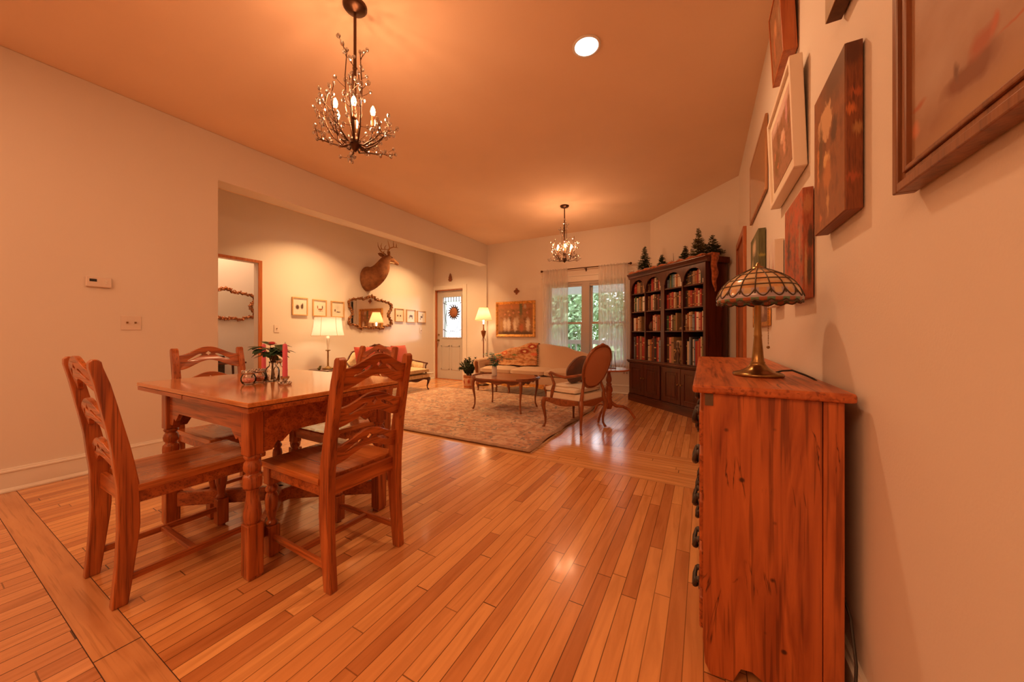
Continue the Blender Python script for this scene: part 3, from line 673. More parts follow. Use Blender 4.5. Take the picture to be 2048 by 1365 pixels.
def candlestick(lab, lab2, x, y, h):
    t = thing('candle_holder', lab, 'candle holder', (x, y, TZ)); t['group'] = 'crystal candle holders'
    mb = MB(); mb.lathe([(0.030, 0.0), (0.031, 0.004), (0.020, 0.012), (0.009, 0.020), (0.014, 0.026), (0.020, 0.034), (0.022, 0.044), (0.015, 0.046), (0.014, 0.036), (0.002, 0.034)], seg=10, smooth=False)
    mb.build('base', M['crystal'], t)
    mb = MB()
    for k in range(8): a = k*PI/4; mb.sphere((0.026*math.cos(a), 0.026*math.sin(a), 0.010), 0.007, 6, 4)
    mb.build('beading', M['crystal'], t)
    c = thing('candle', lab2, 'candle', (x, y, TZ+0.036)); c['group'] = 'pink taper candles'
    mb = MB(); mb.lathe([(0.0125, 0), (0.0115, h-0.01), (0.008, h-0.003), (0.002, h)], seg=14); mb.build('wax', M['pink_wax'], c)
    mb = MB(); mb.tube([(0, 0, h-0.002), (0.002, 0, h+0.008)], 0.0012, 5); mb.build('wick', M['black'], c)
candlestick('crystal candle holder on the dining table, right of the flowers', 'pink taper candle right of the flowers on the dining table', -1.976, 1.050, 0.185)
candlestick('crystal candle holder on the dining table, half hidden behind the two jars', 'pink taper candle left of the flowers on the dining table', -2.400, 1.150, 0.175)
def leaf(mb, p, d, L, w, droop=0.25, seg=5, updir=(0, 0, 1)):
    """pointed leaf blade from p along d with its own curve"""
    d = Vector(d).normalized(); up = Vector(updir); s = d.cross(up)
    if s.length < 0.05: s = Vector((1, 0, 0))
    s.normalize(); n = s.cross(d).normalized(); p = Vector(p); vs = []; fs = []
    for i in range(seg+1):
        t = i/seg; c = p+d*L*t-Vector((0, 0, 1))*droop*L*t*t; ww = w*math.sin(PI*min(1, t*0.92+0.04))**0.8*0.5
        vs += [c-s*ww+n*ww*0.25, c-n*0.0, c+s*ww+n*ww*0.25]
    for i in range(seg):
        a = i*3; fs += [(a, a+1, a+4, a+3), (a+1, a+2, a+5, a+4)]
    mb.add(vs, fs, True)
t = thing('flower_vase', 'clear glass bottle vase holding dark green leaves and pink flowers on the dining table', 'vase', (-2.190, 1.095, TZ))
mb = MB(); sq = 1.0
mb.lathe([(0.034, 0.0), (0.036, 0.004), (0.036, 0.062), (0.030, 0.078), (0.017, 0.090), (0.015, 0.104), (0.019, 0.112), (0.017, 0.113), (0.013, 0.104), (0.014, 0.090), (0.027, 0.077), (0.033, 0.062), (0.033, 0.006), (0.002, 0.005)], seg=16); mb.build('bottle', M['jar_glass'], t)
rf = random.Random(12)
mb = MB(); tips = []
for k in range(11):
    a = k*0.9+0.3; r = rf.uniform(0.02, 0.070); z = rf.uniform(0.16, 0.215)
    pts = [(0.008*math.cos(a+2), 0.008*math.sin(a+2), 0.008), (0.003*math.cos(a), 0.003*math.sin(a), 0.10), (r*0.4*math.cos(a), r*0.4*math.sin(a), 0.15), (r*math.cos(a), r*math.sin(a), z)]
    mb.tube(pts, [0.0028, 0.0028, 0.002, 0.0015], 5); tips.append((Vector(pts[-1]), a, Vector(pts[-2])))
mb.build('stems', M['stem'], t)
for k, (p, a, q) in enumerate(tips):
    for j in range(4):
        b_ = a+rf.uniform(-1.5, 1.5); mb = MB(); pp = q.lerp(p, 0.1+0.3*j)
        leaf(mb, pp, (math.cos(b_), math.sin(b_), rf.uniform(-0.35, 0.45)), rf.uniform(0.052, 0.078), rf.uniform(0.040, 0.052), rf.uniform(0.1, 0.5))
        mb.build('leaf', M['leaf_dark'], t)
mb = MB(); leaf(mb, (-0.05, -0.03, 0.195), (-0.87, -0.45, 0.05), 0.085, 0.034, 0.05); mb.build('leaf', M['leaf_dark'], t)
for (fx, fy, fz, rr) in ((-0.005, 0.0, 0.208, 0.026), (0.058, 0.032, 0.165, 0.030)):
    mb = MB()
    for lay in range(4):
        for k in range(7):
            a = k*2*PI/7+lay*0.45; el = 0.2+lay*0.35
            leaf(mb, (fx, fy, fz), (math.cos(a)*math.cos(el), math.sin(a)*math.cos(el), math.sin(el)), rr*(1.05-lay*0.1), rr*0.9, -0.1)
    mb.build('flower', M['pink_petal'], t)
t = thing('glass_bottle', 'small empty clear glass bottle behind the flower vase', 'bottle', (-2.240, 1.155, TZ))
mb = MB(); mb.lathe([(0.027, 0.0), (0.029, 0.004), (0.029, 0.060), (0.022, 0.074), (0.012, 0.082), (0.011, 0.100), (0.010, 0.100), (0.010, 0.082), (0.020, 0.072), (0.026, 0.060), (0.026, 0.006), (0.002, 0.005)], seg=16); mb.build('body', M['jar_glass'], t)
mb = MB(); mb.lathe([(0.011, 0.096), (0.018, 0.104), (0.019, 0.114), (0.012, 0.124), (0.002, 0.128)], seg=8, smooth=False); mb.build('stopper', M['crystal'], t)

# ------------------------------------------------------------------ antique chest with the leaded-glass lamp
CY0_, CY1_, CXF, CXB, CT = 1.232, 2.72, 0.0, 0.328, 0.893
t = thing('chest_of_drawers', 'tall worn orange pine chest of drawers against the right wall', 'chest', (0.164, 1.97, 0))
ox, oy = 0.164, 1.97
mb = MB(); mb.box(-0.030-ox, 0.350-ox, 1.215-oy, CY1_+0.02-oy, CT-0.026, CT); mb.build('chest_top', M['chest_y'], t, bevel=0.008, seg=3)
for (ya, yb) in ((CY0_, CY0_+0.02), (CY1_-0.02, CY1_)):
    prof = [(CXF, CT-0.027), (0.283, CT-0.027), (0.283, 0.02), (0.262, 0.0), (0.235, 0.0), (0.222, 0.028), (0.195, 0.034), (0.175, 0.022), (0.150, 0.040), (0.125, 0.055), (0.098, 0.052), (0.088, 0.030), (0.078, 0.006), (0.02, 0.0), (CXF+0.004, 0.03), (CXF-0.002, 0.10)]
    mb = MB(); mb.prism([(p[0]-ox, p[1]) for p in prof], ya-oy, yb-oy, 'xz'); mb.build('side_panel', M['chest_z'], t, bevel=0.002)
    mb = MB(); mb.box(0.2845-ox, CXB-ox, ya-oy-0.001, yb-oy, 0.0, CT-0.027); mb.build('back_stile', M['chest_z'], t, bevel=0.002)
mb = MB()
for k, z in enumerate((0.10, 0.225, 0.375, 0.53, 0.68, 0.82)): mb.box(0.008-ox, 0.03-ox, CY0_+0.02-oy, CY1_-0.02-oy, z-0.011, z+0.011)
mb.box(0.008-ox, 0.03-ox, CY0_+0.02-oy, CY0_+0.05-oy, 0.02, CT-0.027); mb.box(0.008-ox, 0.03-ox, CY1_-0.05-oy, CY1_-0.02-oy, 0.02, CT-0.027)
mb.box(0.30-ox, 0.315-ox, CY0_+0.021-oy, CY1_-0.021-oy, 0.02, CT-0.027)
mb.build('carcass_frame', M['chest_y'], t)
zz = (0.10, 0.225, 0.375, 0.53, 0.68, 0.82)
hz = (0.160, 0.300, 0.452, 0.605, 0.750)
def pull(parent, y, z):
    mb = MB(); k = MB()
    x0 = -0.012-ox
    # backplate
    mb.prism([(y-0.045, z-0.010), (y-0.030, z+0.028), (y, z+0.036), (y+0.030, z+0.028), (y+0.045, z-0.010), (y+0.020, z-0.026), (y, z-0.032), (y-0.020, z-0.026)], x0-0.003, x0+0.001, 'yz')
    h = mb.build('handle', M['blackiron'], parent, bevel=0.001)
    k.tube([(x0-0.002, y-0.036, z+0.018), (x0-0.010, y-0.038, z+0.018), (x0-0.016, y-0.032, z-0.006), (x0-0.014, y, z-0.024), (x0-0.016, y+0.032, z-0.006), (x0-0.010, y+0.038, z+0.018), (x0-0.002, y+0.036, z+0.018)], [0.006, 0.006, 0.008, 0.011, 0.008, 0.006, 0.006], 8)
    k.sphere((x0-0.004, y-0.036, z+0.018), 0.010, 8, 6); k.sphere((x0-0.004, y+0.036, z+0.018), 0.010, 8, 6)
    k.build('bail', M['blackiron'], h)
for i in range(5):
    mb = MB(); mb.box(-0.012-ox, 0.20-ox, CY0_+0.026-oy, CY1_-0.026-oy, zz[i]+0.013, zz[i+1]-0.013)
    d = mb.build('drawer', M['chest_y'], t, bevel=0.006, seg=3)
    for y in (1.42, 1.95, 2.50): pull(d, y-oy, hz[i]+0.01)
mb = MB(); mb.box(0.004-ox, 0.026-ox, CY0_-0.003-oy, CY0_+0.001-oy, CT-0.064, CT-0.028); mb.build('metal_plate', M['hinge'], t)

# lamp
lx, ly, lz = 0.177, 1.575, CT
t = thing('table_lamp', 'leaded stained-glass table lamp on a brass base on the pine chest', 'lamp', (lx, ly, lz))
mb = MB(); mb.lathe([(0.076, 0.0), (0.080, 0.003), (0.080, 0.009), (0.075, 0.013), (0.054, 0.018), (0.038, 0.028), (0.028, 0.040), (0.022, 0.048), (0.024, 0.051), (0.020, 0.056), (0.017, 0.09), (0.0125, 0.145), (0.0135, 0.150), (0.0125, 0.154), (0.011, 0.20), (0.010, 0.262), (0.014, 0.268)], seg=28)
mb.build('base', M['brass'], t)
mb = MB(); mb.lathe([(0.010, 0.262), (0.017, 0.270), (0.020, 0.286), (0.022, 0.292), (0.022, 0.326), (0.016, 0.334), (0.010, 0.345), (0.005, 0.395)], seg=18); mb.build('socket', M['black'], t)
SP = [(0.023, 0.398), (0.046, 0.387), (0.070, 0.374), (0.092, 0.358), (0.110, 0.339), (0.123, 0.317), (0.131, 0.297), (0.134, 0.283), (0.131, 0.275)]
AM = [plain('amber_glass', (0.58, 0.34, 0.17), 0.2, var=0.3, vscale=20, coat=0.4), plain('honey_glass', (0.62, 0.46, 0.28), 0.2, var=0.2, vscale=20, coat=0.4),
      plain('lilac_glass', (0.42, 0.36, 0.42), 0.2, var=0.15, coat=0.4), plain('green_glass', (0.12, 0.24, 0.16), 0.15, coat=0.5), plain('red_glass', (0.36, 0.12, 0.06), 0.15, coat=0.5)]
NS = 18; SUB = 4; N_ = NS*SUB
mb = MB(); rings = []
def rim_wave(j, amp): return amp*abs(math.sin(PI*j/SUB))
for i, (r, z) in enumerate(SP):
    rings.append([(r*math.cos(2*PI*j/N_), r*math.sin(2*PI*j/N_), z-(0.008*abs(math.sin(PI*(j/SUB))) if i == len(SP)-1 else 0)) for j in range(N_)])
mb.loft(rings, True, cap=False)
sh = mb.build('shade', AM, t)
for p in sh.data.polygons:
    c = p.center; a = math.atan2(c.y, c.x)/(2*PI)*NS % 1.0; sec = int(math.atan2(c.y, c.x)/(2*PI)*NS)
    r = math.hypot(c.x, c.y)
    if c.z < 0.283: m_ = 4 if 0.2 < a < 0.8 else 3
    elif c.z < 0.292: m_ = 2
    elif c.z < 0.309 and (a < 0.26 or a > 0.74): m_ = 2
    else: m_ = (int(r*100)+sec) % 2
    p.material_index = m_
so = sh.modifiers.new('s', 'SOLIDIFY'); so.thickness = 0.002
mb = MB()
lead = 0.0022
def sp_at(z):  # radius on the shade at height z
    for (r0, z0), (r1, z1) in zip(SP, SP[1:]):
        if z1 <= z <= z0: return lerp(r0, r1, (z0-z)/(z0-z1))
    return SP[-1][0]
for k in range(NS):
    a = 2*PI*k/NS; mb.tube([((r+0.001)*math.cos(a), (r+0.001)*math.sin(a), z) for r, z in SP[:-2]], lead, 5)
    sc_ = []
    for j in range(9):
        aa = a+2*PI/NS*j/8; z = 0.312-0.024*math.sin(PI*j/8); r = sp_at(z)+0.001; sc_.append((r*math.cos(aa), r*math.sin(aa), z))
    mb.tube(sc_, lead, 5)
for zq in (0.374, 0.352, 0.330):
    r = sp_at(zq)+0.001; mb.tube([(r*math.cos(2*PI*j/36), r*math.sin(2*PI*j/36), zq) for j in range(37)], lead, 5)
ring = rings[-1]+[rings[-1][0]]; mb.tube(ring, lead*1.2, 5)
mb.build('leading', plain('lead_came', (0.10, 0.075, 0.05), 0.4, 0.8), sh)
mb = MB(); mb.lathe([(0.026, 0.394), (0.023, 0.402), (0.016, 0.406), (0.009, 0.409), (0.006, 0.418), (0.002, 0.422)], seg=16); mb.build('cap', M['brass'], t)
mb = MB()
for k in range(30): mb.sphere((0.030, -0.012, 0.300-0.0062*k), 0.0022, 5, 4)
mb.sphere((0.030, -0.012, 0.300-0.0062*31), 0.0055, 8, 6); mb.tube([(0.020, -0.008, 0.305), (0.030, -0.012, 0.300)], 0.0025, 5)
mb.build('pull_chain', M['brass'], t)
mb = MB()
cp = [(0.045, -0.01, 0.014), (0.075, 0.010, 0.022), (0.105, 0.020, 0.024), (0.135, -0.02, 0.012), (0.150, -0.05, 0.004), (0.162, -0.09, -0.01), (0.166, -0.12, -0.10), (0.168, -0.16, -0.30), (0.158, -0.20, -0.50), (0.160, -0.245, -0.545), (0.166, -0.33, -0.60), (0.160, -0.39, -0.68), (0.145, -0.43, -0.80), (0.130, -0.45, -0.875), (0.05, -0.40, -0.886)]
mb.tube(cp, 0.0035, 6); mb.build('cord', M['cord'], t)
point_light('lamp_socket_glow', (0, 0, 0.35), 0.0, WARM, 0.02, t) if False else None
# ------------------------------------------------------------------ pictures on the right wall
DK = (0.06, 0.03, 0.015); OR = (0.60, 0.20, 0.05); GD = (0.55, 0.35, 0.12); CRM = (0.75, 0.60, 0.42); RD = (0.42, 0.06, 0.03); GRN = (0.10, 0.10, 0.04)
def lean_fn(z0, lean):
    return (lambda x, y, z: (x-lean*(z-z0), y, z)) if lean else None
def canvas(lab, y0, y1, z0, z1, d, art, side, lean=0.0, gap=0.004):
    """stretched canvas: the painted front and its wrapped edge"""
    t = thing('canvas_painting', lab, 'picture', (XR, (y0+y1)/2, z0)); yc = (y0+y1)/2; f = lambda x, y, z: (x-XR-lean*(z-z0), y-yc, z-z0)
    mb = MB(); mb.box(XR-d+0.001, XR-gap, y0, y1, z0, z1, f); mb.build('stretcher_edge', side, t, bevel=0.002)
    mb = MB(); mb.box(XR-d-0.0005, XR-d+0.003, y0+0.001, y1-0.001, z0+0.001, z1-0.001, f); mb.build('painted_front', art, t)
    return t
def framed(name, lab, y0, y1, z0, z1, d, bar, fm, art, mat_w=0.0, lean=0.0, gap=0.003, recess=0.012, mat_m=None, glass=False):
    t = thing(name, lab, 'picture', (XR, (y0+y1)/2, z0)); yc = (y0+y1)/2; f = lambda x, y, z: (x-XR-lean*(z-z0), y-yc, z-z0)
    mb = MB(); a, b_ = XR-d, XR-gap
    mb.box(a, b_, y0, y0+bar, z0, z1, f); mb.box(a, b_, y1-bar, y1, z0, z1, f); mb.box(a, b_, y0+bar, y1-bar, z0, z0+bar, f); mb.box(a, b_, y0+bar, y1-bar, z1-bar, z1, f)
    mb.build('frame', fm, t, bevel=min(0.004, bar*0.2))
    if mat_w:
        mb = MB(); mb.box(a+recess, a+recess+0.002, y0+bar*0.9, y1-bar*0.9, z0+bar*0.9, z1-bar*0.9, f); mb.build('mat', mat_m or M['paper'], t)
    i = bar*0.9 if not mat_w else bar+mat_w
    mb = MB(); mb.box(a+recess-0.002, a+recess+0.001, y0+i, y1-i, z0+i, z1-i, f); mb.build('print', art, t)
    return t
# big seascape, nearest the camera
art = picture('seascape_paint', [(0.27, 0.13, 0.07), (0.38, 0.22, 0.13), (0.44, 0.29, 0.20)], [(0.4, 0.95, 0.9, 0.75, (0.30, 0.14, 0.07), 0.2), (0.10, 0.16, 0.14, 0.10, (0.44, 0.31, 0.23), 0.1), (0.30, 0.02, 0.35, 0.05, (0.42, 0.25, 0.13), 0.2),
    (0.205, 0.090, 0.095, 0.028, (0.22, 0.08, 0.028), 0.6), (0.245, 0.120, 0.045, 0.026, (0.36, 0.10, 0.035), 0.4), (0.17, 0.115, 0.012, 0.030, (0.18, 0.08, 0.04), 0.3), (0.27, 0.130, 0.012, 0.026, (0.46, 0.12, 0.04), 0.3), (0.33, 0.10, 0.06, 0.004, (0.42, 0.14, 0.06), 0.3), (0.035, 0.125, 0.035, 0.012, (0.40, 0.13, 0.06), 0.3), (0.02, 0.075, 0.022, 0.022, (0.56, 0.22, 0.12), 0.3)], (1, 2), True, 0.6, 4, 0.03)
t = thing('framed_painting', 'large hazy painting of a boat on the water in a stepped brown wooden frame', 'picture', (XR, 0.55, 1.33)); f = lambda x, y, z: (x-XR, y-0.55, z-1.33)
mb = MB(); Y0_, Y1_, Z0_, Z1_ = 0.12, 0.985, 1.328, 2.20
def frame_ring(mb, a, b_, i, w, x0, x1):
    mb.box(x0, x1, a[0]+i, a[0]+i+w, a[1]+i, b_[1]-i, f); mb.box(x0, x1, b_[0]-i-w, b_[0]-i, a[1]+i, b_[1]-i, f)
    mb.box(x0, x1, a[0]+i+w, b_[0]-i-w, a[1]+i, a[1]+i+w, f); mb.box(x0, x1, a[0]+i+w, b_[0]-i-w, b_[1]-i-w, b_[1]-i, f)
frame_ring(mb, (Y0_, Z0_), (Y1_, Z1_), 0.0, 0.018, 0.333, 0.366); frame_ring(mb, (Y0_, Z0_), (Y1_, Z1_), 0.018, 0.014, 0.340, 0.362); frame_ring(mb, (Y0_, Z0_), (Y1_, Z1_), 0.032, 0.010, 0.336, 0.360)
mb.build('frame', wood('brown_picture_frame', (0.14, 0.045, 0.012), (0.28, 0.10, 0.03), 'z', 1, 0.4, 0.2, 0.5), t, bevel=0.0025)
mb = MB(); mb.box(0.346, 0.350, Y0_+0.040, Y1_-0.040, Z0_+0.040, Z1_-0.040, f); mb.build('canvas', art, t)
# canvas with moon and figure
art = picture('moon_and_figure_paint', [(0.16, 0.055, 0.015), (0.30, 0.11, 0.035), (0.24, 0.10, 0.035)], [(0.75, 0.95, 0.6, 0.25, (0.14, 0.06, 0.02), 0.4), (0.40, 0.72, 0.26, 0.13, (0.62, 0.38, 0.20), 0.85), (0.70, 0.60, 0.13, 0.12, (0.10, 0.04, 0.015), 0.5), (0.26, 0.55, 0.10, 0.24, (0.14, 0.07, 0.025), 0.5), (0.45, 0.46, 0.12, 0.06, (0.72, 0.44, 0.18), 0.5), (0.48, 0.34, 0.16, 0.14, (0.50, 0.20, 0.06), 0.5), (0.15, 0.48, 0.05, 0.20, (0.60, 0.22, 0.06), 0.4), (0.5, 0.15, 0.05, 0.12, (0.55, 0.30, 0.12), 0.3), (0.25, 0.08, 0.05, 0.05, (0.55, 0.18, 0.06), 0.3)], (1, 2), True, 0.5, 6, 0.08)
side = picture('figure_canvas_edge', [(0.10, 0.025, 0.010), (0.24, 0.07, 0.02), (0.13, 0.04, 0.015)], [(0.3, 0.95, 0.9, 0.12, (0.10, 0.03, 0.012), 0.5), (0.3, 0.60, 0.4, 0.04, (0.55, 0.16, 0.04), 0.4), (0.6, 0.70, 0.5, 0.03, (0.40, 0.10, 0.03), 0.4), (0.7, 0.48, 0.4, 0.05, (0.40, 0.20, 0.07), 0.4), (0.4, 0.2, 0.6, 0.03, (0.38, 0.09, 0.03), 0.3)], (0, 2), False, 0.5, 5, 0.06)
canvas('canvas of a pale moon over dark figures, deep painted sides, beside the largest painting', 1.239, 1.528, 1.380, 1.825, 0.040, art, side)
# white box frame with flowers
art = picture('flower_print', [(0.20, 0.12, 0.05), (0.40, 0.20, 0.12), (0.30, 0.16, 0.08)], [(0.5, 0.94, 0.8, 0.15, (0.75, 0.55, 0.50), 0.4), (0.60, 0.55, 0.14, 0.10, (0.80, 0.55, 0.42), 0.5), (0.66, 0.40, 0.08, 0.20, (0.70, 0.38, 0.26), 0.4), (0.82, 0.75, 0.06, 0.22, (0.66, 0.35, 0.38), 0.3), (0.35, 0.70, 0.08, 0.25, (0.24, 0.11, 0.05), 0.3), (0.25, 0.35, 0.20, 0.25, (0.22, 0.12, 0.04), 0.4), (0.15, 0.5, 0.05, 0.06, (0.72, 0.22, 0.10), 0.4), (0.3, 0.28, 0.05, 0.05, (0.70, 0.22, 0.10), 0.4)], (1, 2), True, 0.45, 6, 0.07)
framed('framed_print', 'white deep box frame with a flower print, leaning off the wall at the top', 1.793, 2.36, 1.73, 2.19, 0.048, 0.022, M['white_frame'], art, 0.045, 0.035)
# wooden-sided painting above it
art = picture('dark_bouquet_paint', [(0.16, 0.06, 0.02), (0.32, 0.13, 0.05), (0.20, 0.09, 0.03)], [(0.45, 0.6, 0.16, 0.16, (0.55, 0.24, 0.10), 0.4), (0.3, 0.4, 0.1, 0.3, (0.45, 0.14, 0.05), 0.3), (0.8, 0.6, 0.1, 0.2, (0.35, 0.22, 0.12), 0.3)], (1, 2), True, 0.5, 6, 0.08)
framed('framed_painting', 'dark floral painting in a reddish wooden box frame high up near the ceiling', 1.96, 2.235, 2.325, 2.68, 0.056, 0.010, M['oak'], art, 0, 0.05, recess=0.006)
art = picture('olive_paint', [(0.30, 0.20, 0.08), (0.42, 0.26, 0.12)], [(0.5, 0.3, 0.4, 0.3, (0.25, 0.14, 0.05), 0.3)], (1, 2), True, 0.5, 5, 0.05)
canvas('dark canvas at the top edge of the photo, only its lower corner in view', 1.12, 1.40, 2.00, 2.40, 0.042, art, plain('dark_canvas_edge', (0.12, 0.05, 0.02), 0.6, var=0.4, vscale=20))
# thin frame with a reflective glass
framed('framed_print', 'thin wooden frame with brownish glass, farthest picture near the corner', 2.78, 3.65, 1.99, 2.49, 0.018, 0.028, wood('thin_picture_frame', (0.30, 0.12, 0.04), (0.50, 0.24, 0.10), 'z', 1, 0.4, 0.2, 0.4), plain('picture_glass_brown', (0.42, 0.20, 0.09), 0.12, coat=0.6), 0, 0, recess=0.004)
# red harlequin canvas
art = picture('red_figures_paint', [(0.30, 0.05, 0.02), (0.50, 0.10, 0.03), (0.35, 0.12, 0.06), (0.16, 0.05, 0.03)], [(0.7, 0.8, 0.2, 0.12, (0.55, 0.10, 0.04), 0.3), (0.25, 0.55, 0.12, 0.25, (0.10, 0.05, 0.03), 0.4), (0.6, 0.35, 0.06, 0.3, (0.20, 0.06, 0.03), 0.4), (0.85, 0.5, 0.06, 0.3, (0.42, 0.25, 0.14), 0.3), (0.4, 0.15, 0.1, 0.1, (0.50, 0.30, 0.16), 0.3)], (1, 2), True, 0.5, 9, 0.1)
side = picture('red_canvas_edge', [(0.28, 0.06, 0.03), (0.45, 0.14, 0.06)], [(0.4, 0.85, 0.6, 0.10, (0.50, 0.22, 0.10), 0.5), (0.7, 0.55, 0.35, 0.12, (0.10, 0.05, 0.03), 0.6), (0.6, 0.25, 0.3, 0.2, (0.10, 0.06, 0.03), 0.5), (0.25, 0.3, 0.15, 0.25, (0.55, 0.32, 0.16), 0.4)], (0, 2), False, 0.5, 9, 0.1)
canvas('red and black patterned canvas hanging above the stained-glass lamp shade', 1.707, 2.04, 1.188, 1.612, 0.036, art, side)
art = picture('lily_paint', [(0.08, 0.09, 0.03), (0.20, 0.20, 0.09)], [(0.5, 0.75, 0.3, 0.2, (0.72, 0.58, 0.42), 0.4), (0.3, 0.4, 0.2, 0.2, (0.60, 0.50, 0.30), 0.3)], (1, 2), True, 0.5, 5, 0.08)
side = picture('lily_canvas_edge', [(0.07, 0.07, 0.025), (0.13, 0.13, 0.05)], [(0.5, 0.50, 0.8, 0.04, (0.30, 0.26, 0.06), 0.3)], (0, 2), False, 0.5, 5, 0.05)
canvas('dark green canvas with pale petals behind the top of the stained-glass lamp', 2.865, 3.29, 1.40, 1.765, 0.045, art, side)
art = picture('lilac_strokes_print', [(0.80, 0.72, 0.64), (0.70, 0.60, 0.56)], [(0.3, 0.55, 0.1, 0.4, (0.45, 0.28, 0.32), 0.2), (0.6, 0.4, 0.06, 0.3, (0.16, 0.09, 0.07), 0.3), (0.8, 0.5, 0.06, 0.35, (0.50, 0.18, 0.12), 0.3)], (1, 2), True, 0.5, 5, 0.08)
canvas('white-sided canvas with lilac and dark strokes, between the dark green and the red canvas', 2.27, 2.51, 1.20, 1.550, 0.041, art, M['white_frame'])
art = picture('small_dark_print', [(0.14, 0.06, 0.04), (0.35, 0.20, 0.12)], [(0.2, 0.5, 0.12, 0.5, (0.70, 0.55, 0.42), 0.4), (0.7, 0.4, 0.1, 0.3, (0.60, 0.45, 0.35), 0.3)], (1, 2), True, 0.4, 8, 0.06)
framed('framed_print', 'small gilt-framed dark print low on the wall, seen behind the lamp stem', 2.66, 3.42, 1.10, 1.36, 0.02, 0.03, M['gilt'], art, 0, 0, recess=0.006)

# ------------------------------------------------------------------ left wall fittings
t = thing('thermostat', 'small white thermostat with a dark display on the blank left wall', 'thermostat', (XL, 0.80, 1.405))
mb = MB(); mb.box(0, 0.022, -0.066, 0.066, 0, 0.078); mb.build('housing', M['plastic'], t, bevel=0.006)
mb = MB(); mb.box(0.0215, 0.0235, -0.048, -0.012, 0.040, 0.060); mb.build('display', M['black'], t)
for z in (0.046, 0.030):
    mb = MB(); mb.box(0.0215, 0.0245, 0.030, 0.042, z, z+0.008); mb.build('button', M['trim'], t, bevel=0.001)
def switchplate(lab, loc, rz, toggles=2, w=0.115, h=0.115, kind='toggle', name='light_switch', cat='switch'):
    t = thing(name, lab, cat, loc, rz)   # built facing -y
    mb = MB(); mb.box(-w/2, w/2, -0.006, 0, -h/2, h/2); mb.build('plate', M['plastic'], t, bevel=0.003)
    for i in range(toggles):
        x = (i-(toggles-1)/2)*0.046; mb = MB()
        if kind == 'toggle':
            mb.box(x-0.005, x+0.005, -0.018, -0.005, -0.004, 0.010); mb.build('toggle', M['brass'], t, bevel=0.001)
        else:
            for zc in (-0.02, 0.02): mb.box(x-0.014, x+0.014, -0.008, -0.005, zc-0.013, zc+0.013)
            mb.build('socket_face', plain('outlet_face_%d' % i, (0.42, 0.33, 0.30), 0.5), t, bevel=0.002)
    return t
switchplate('white double light switch below the thermostat on the left wall', (XL, 0.973, 1.137), PI/2)
switchplate('single light switch on the cream wall right of the orange doorway casing', (XD, 2.83, 1.125), PI/2, 1, 0.075)
switchplate('single light switch on the cream wall near the front door', (XD, 5.84, 1.118), PI/2, 1, 0.075)
switchplate('double power outlet low on the wall beside the bookcase', (-1.19, YF, 0.385), 0, 2, kind='outlet', name='power_outlet', cat='outlet')

# ------------------------------------------------------------------ lights of the ceiling
def recessed(lab, x, y, power):
    t = thing('recessed_light', lab, 'ceiling light', (x, y, CEIL))
    mb = MB(); mb.lathe([(0.092, -0.001), (0.092, -0.006), (0.078, -0.008), (0.074, -0.003), (0.074, -0.001)], seg=32); mb.build('trim_ring', M['trim'], t)
    mb = MB(); mb.lathe([(0.001, -0.0015), (0.075, -0.002), (0.075, -0.006), (0.001, -0.007)], seg=32); mb.build('lens', emit('led_lens', (1.0, 0.93, 0.85), 6.0), t)
    area_light('recessed_lamp', (0, 0, -0.012), 0.15, power, (1.0, 0.55, 0.27) if power < 20 else (1.0, 0.58, 0.25), parent=t, spread=math.radians(180 if power < 20 else 122))
    return t
recessed('round recessed ceiling light, glowing white, between the two chandeliers', -0.676, 2.245, 19)
recessed('recessed ceiling light of the alcove, washing the wall above the larger animal prints', -4.72, 3.20, 34)
recessed('recessed ceiling light of the alcove, washing the wall between deer and front door', -4.72, 5.15, 34)

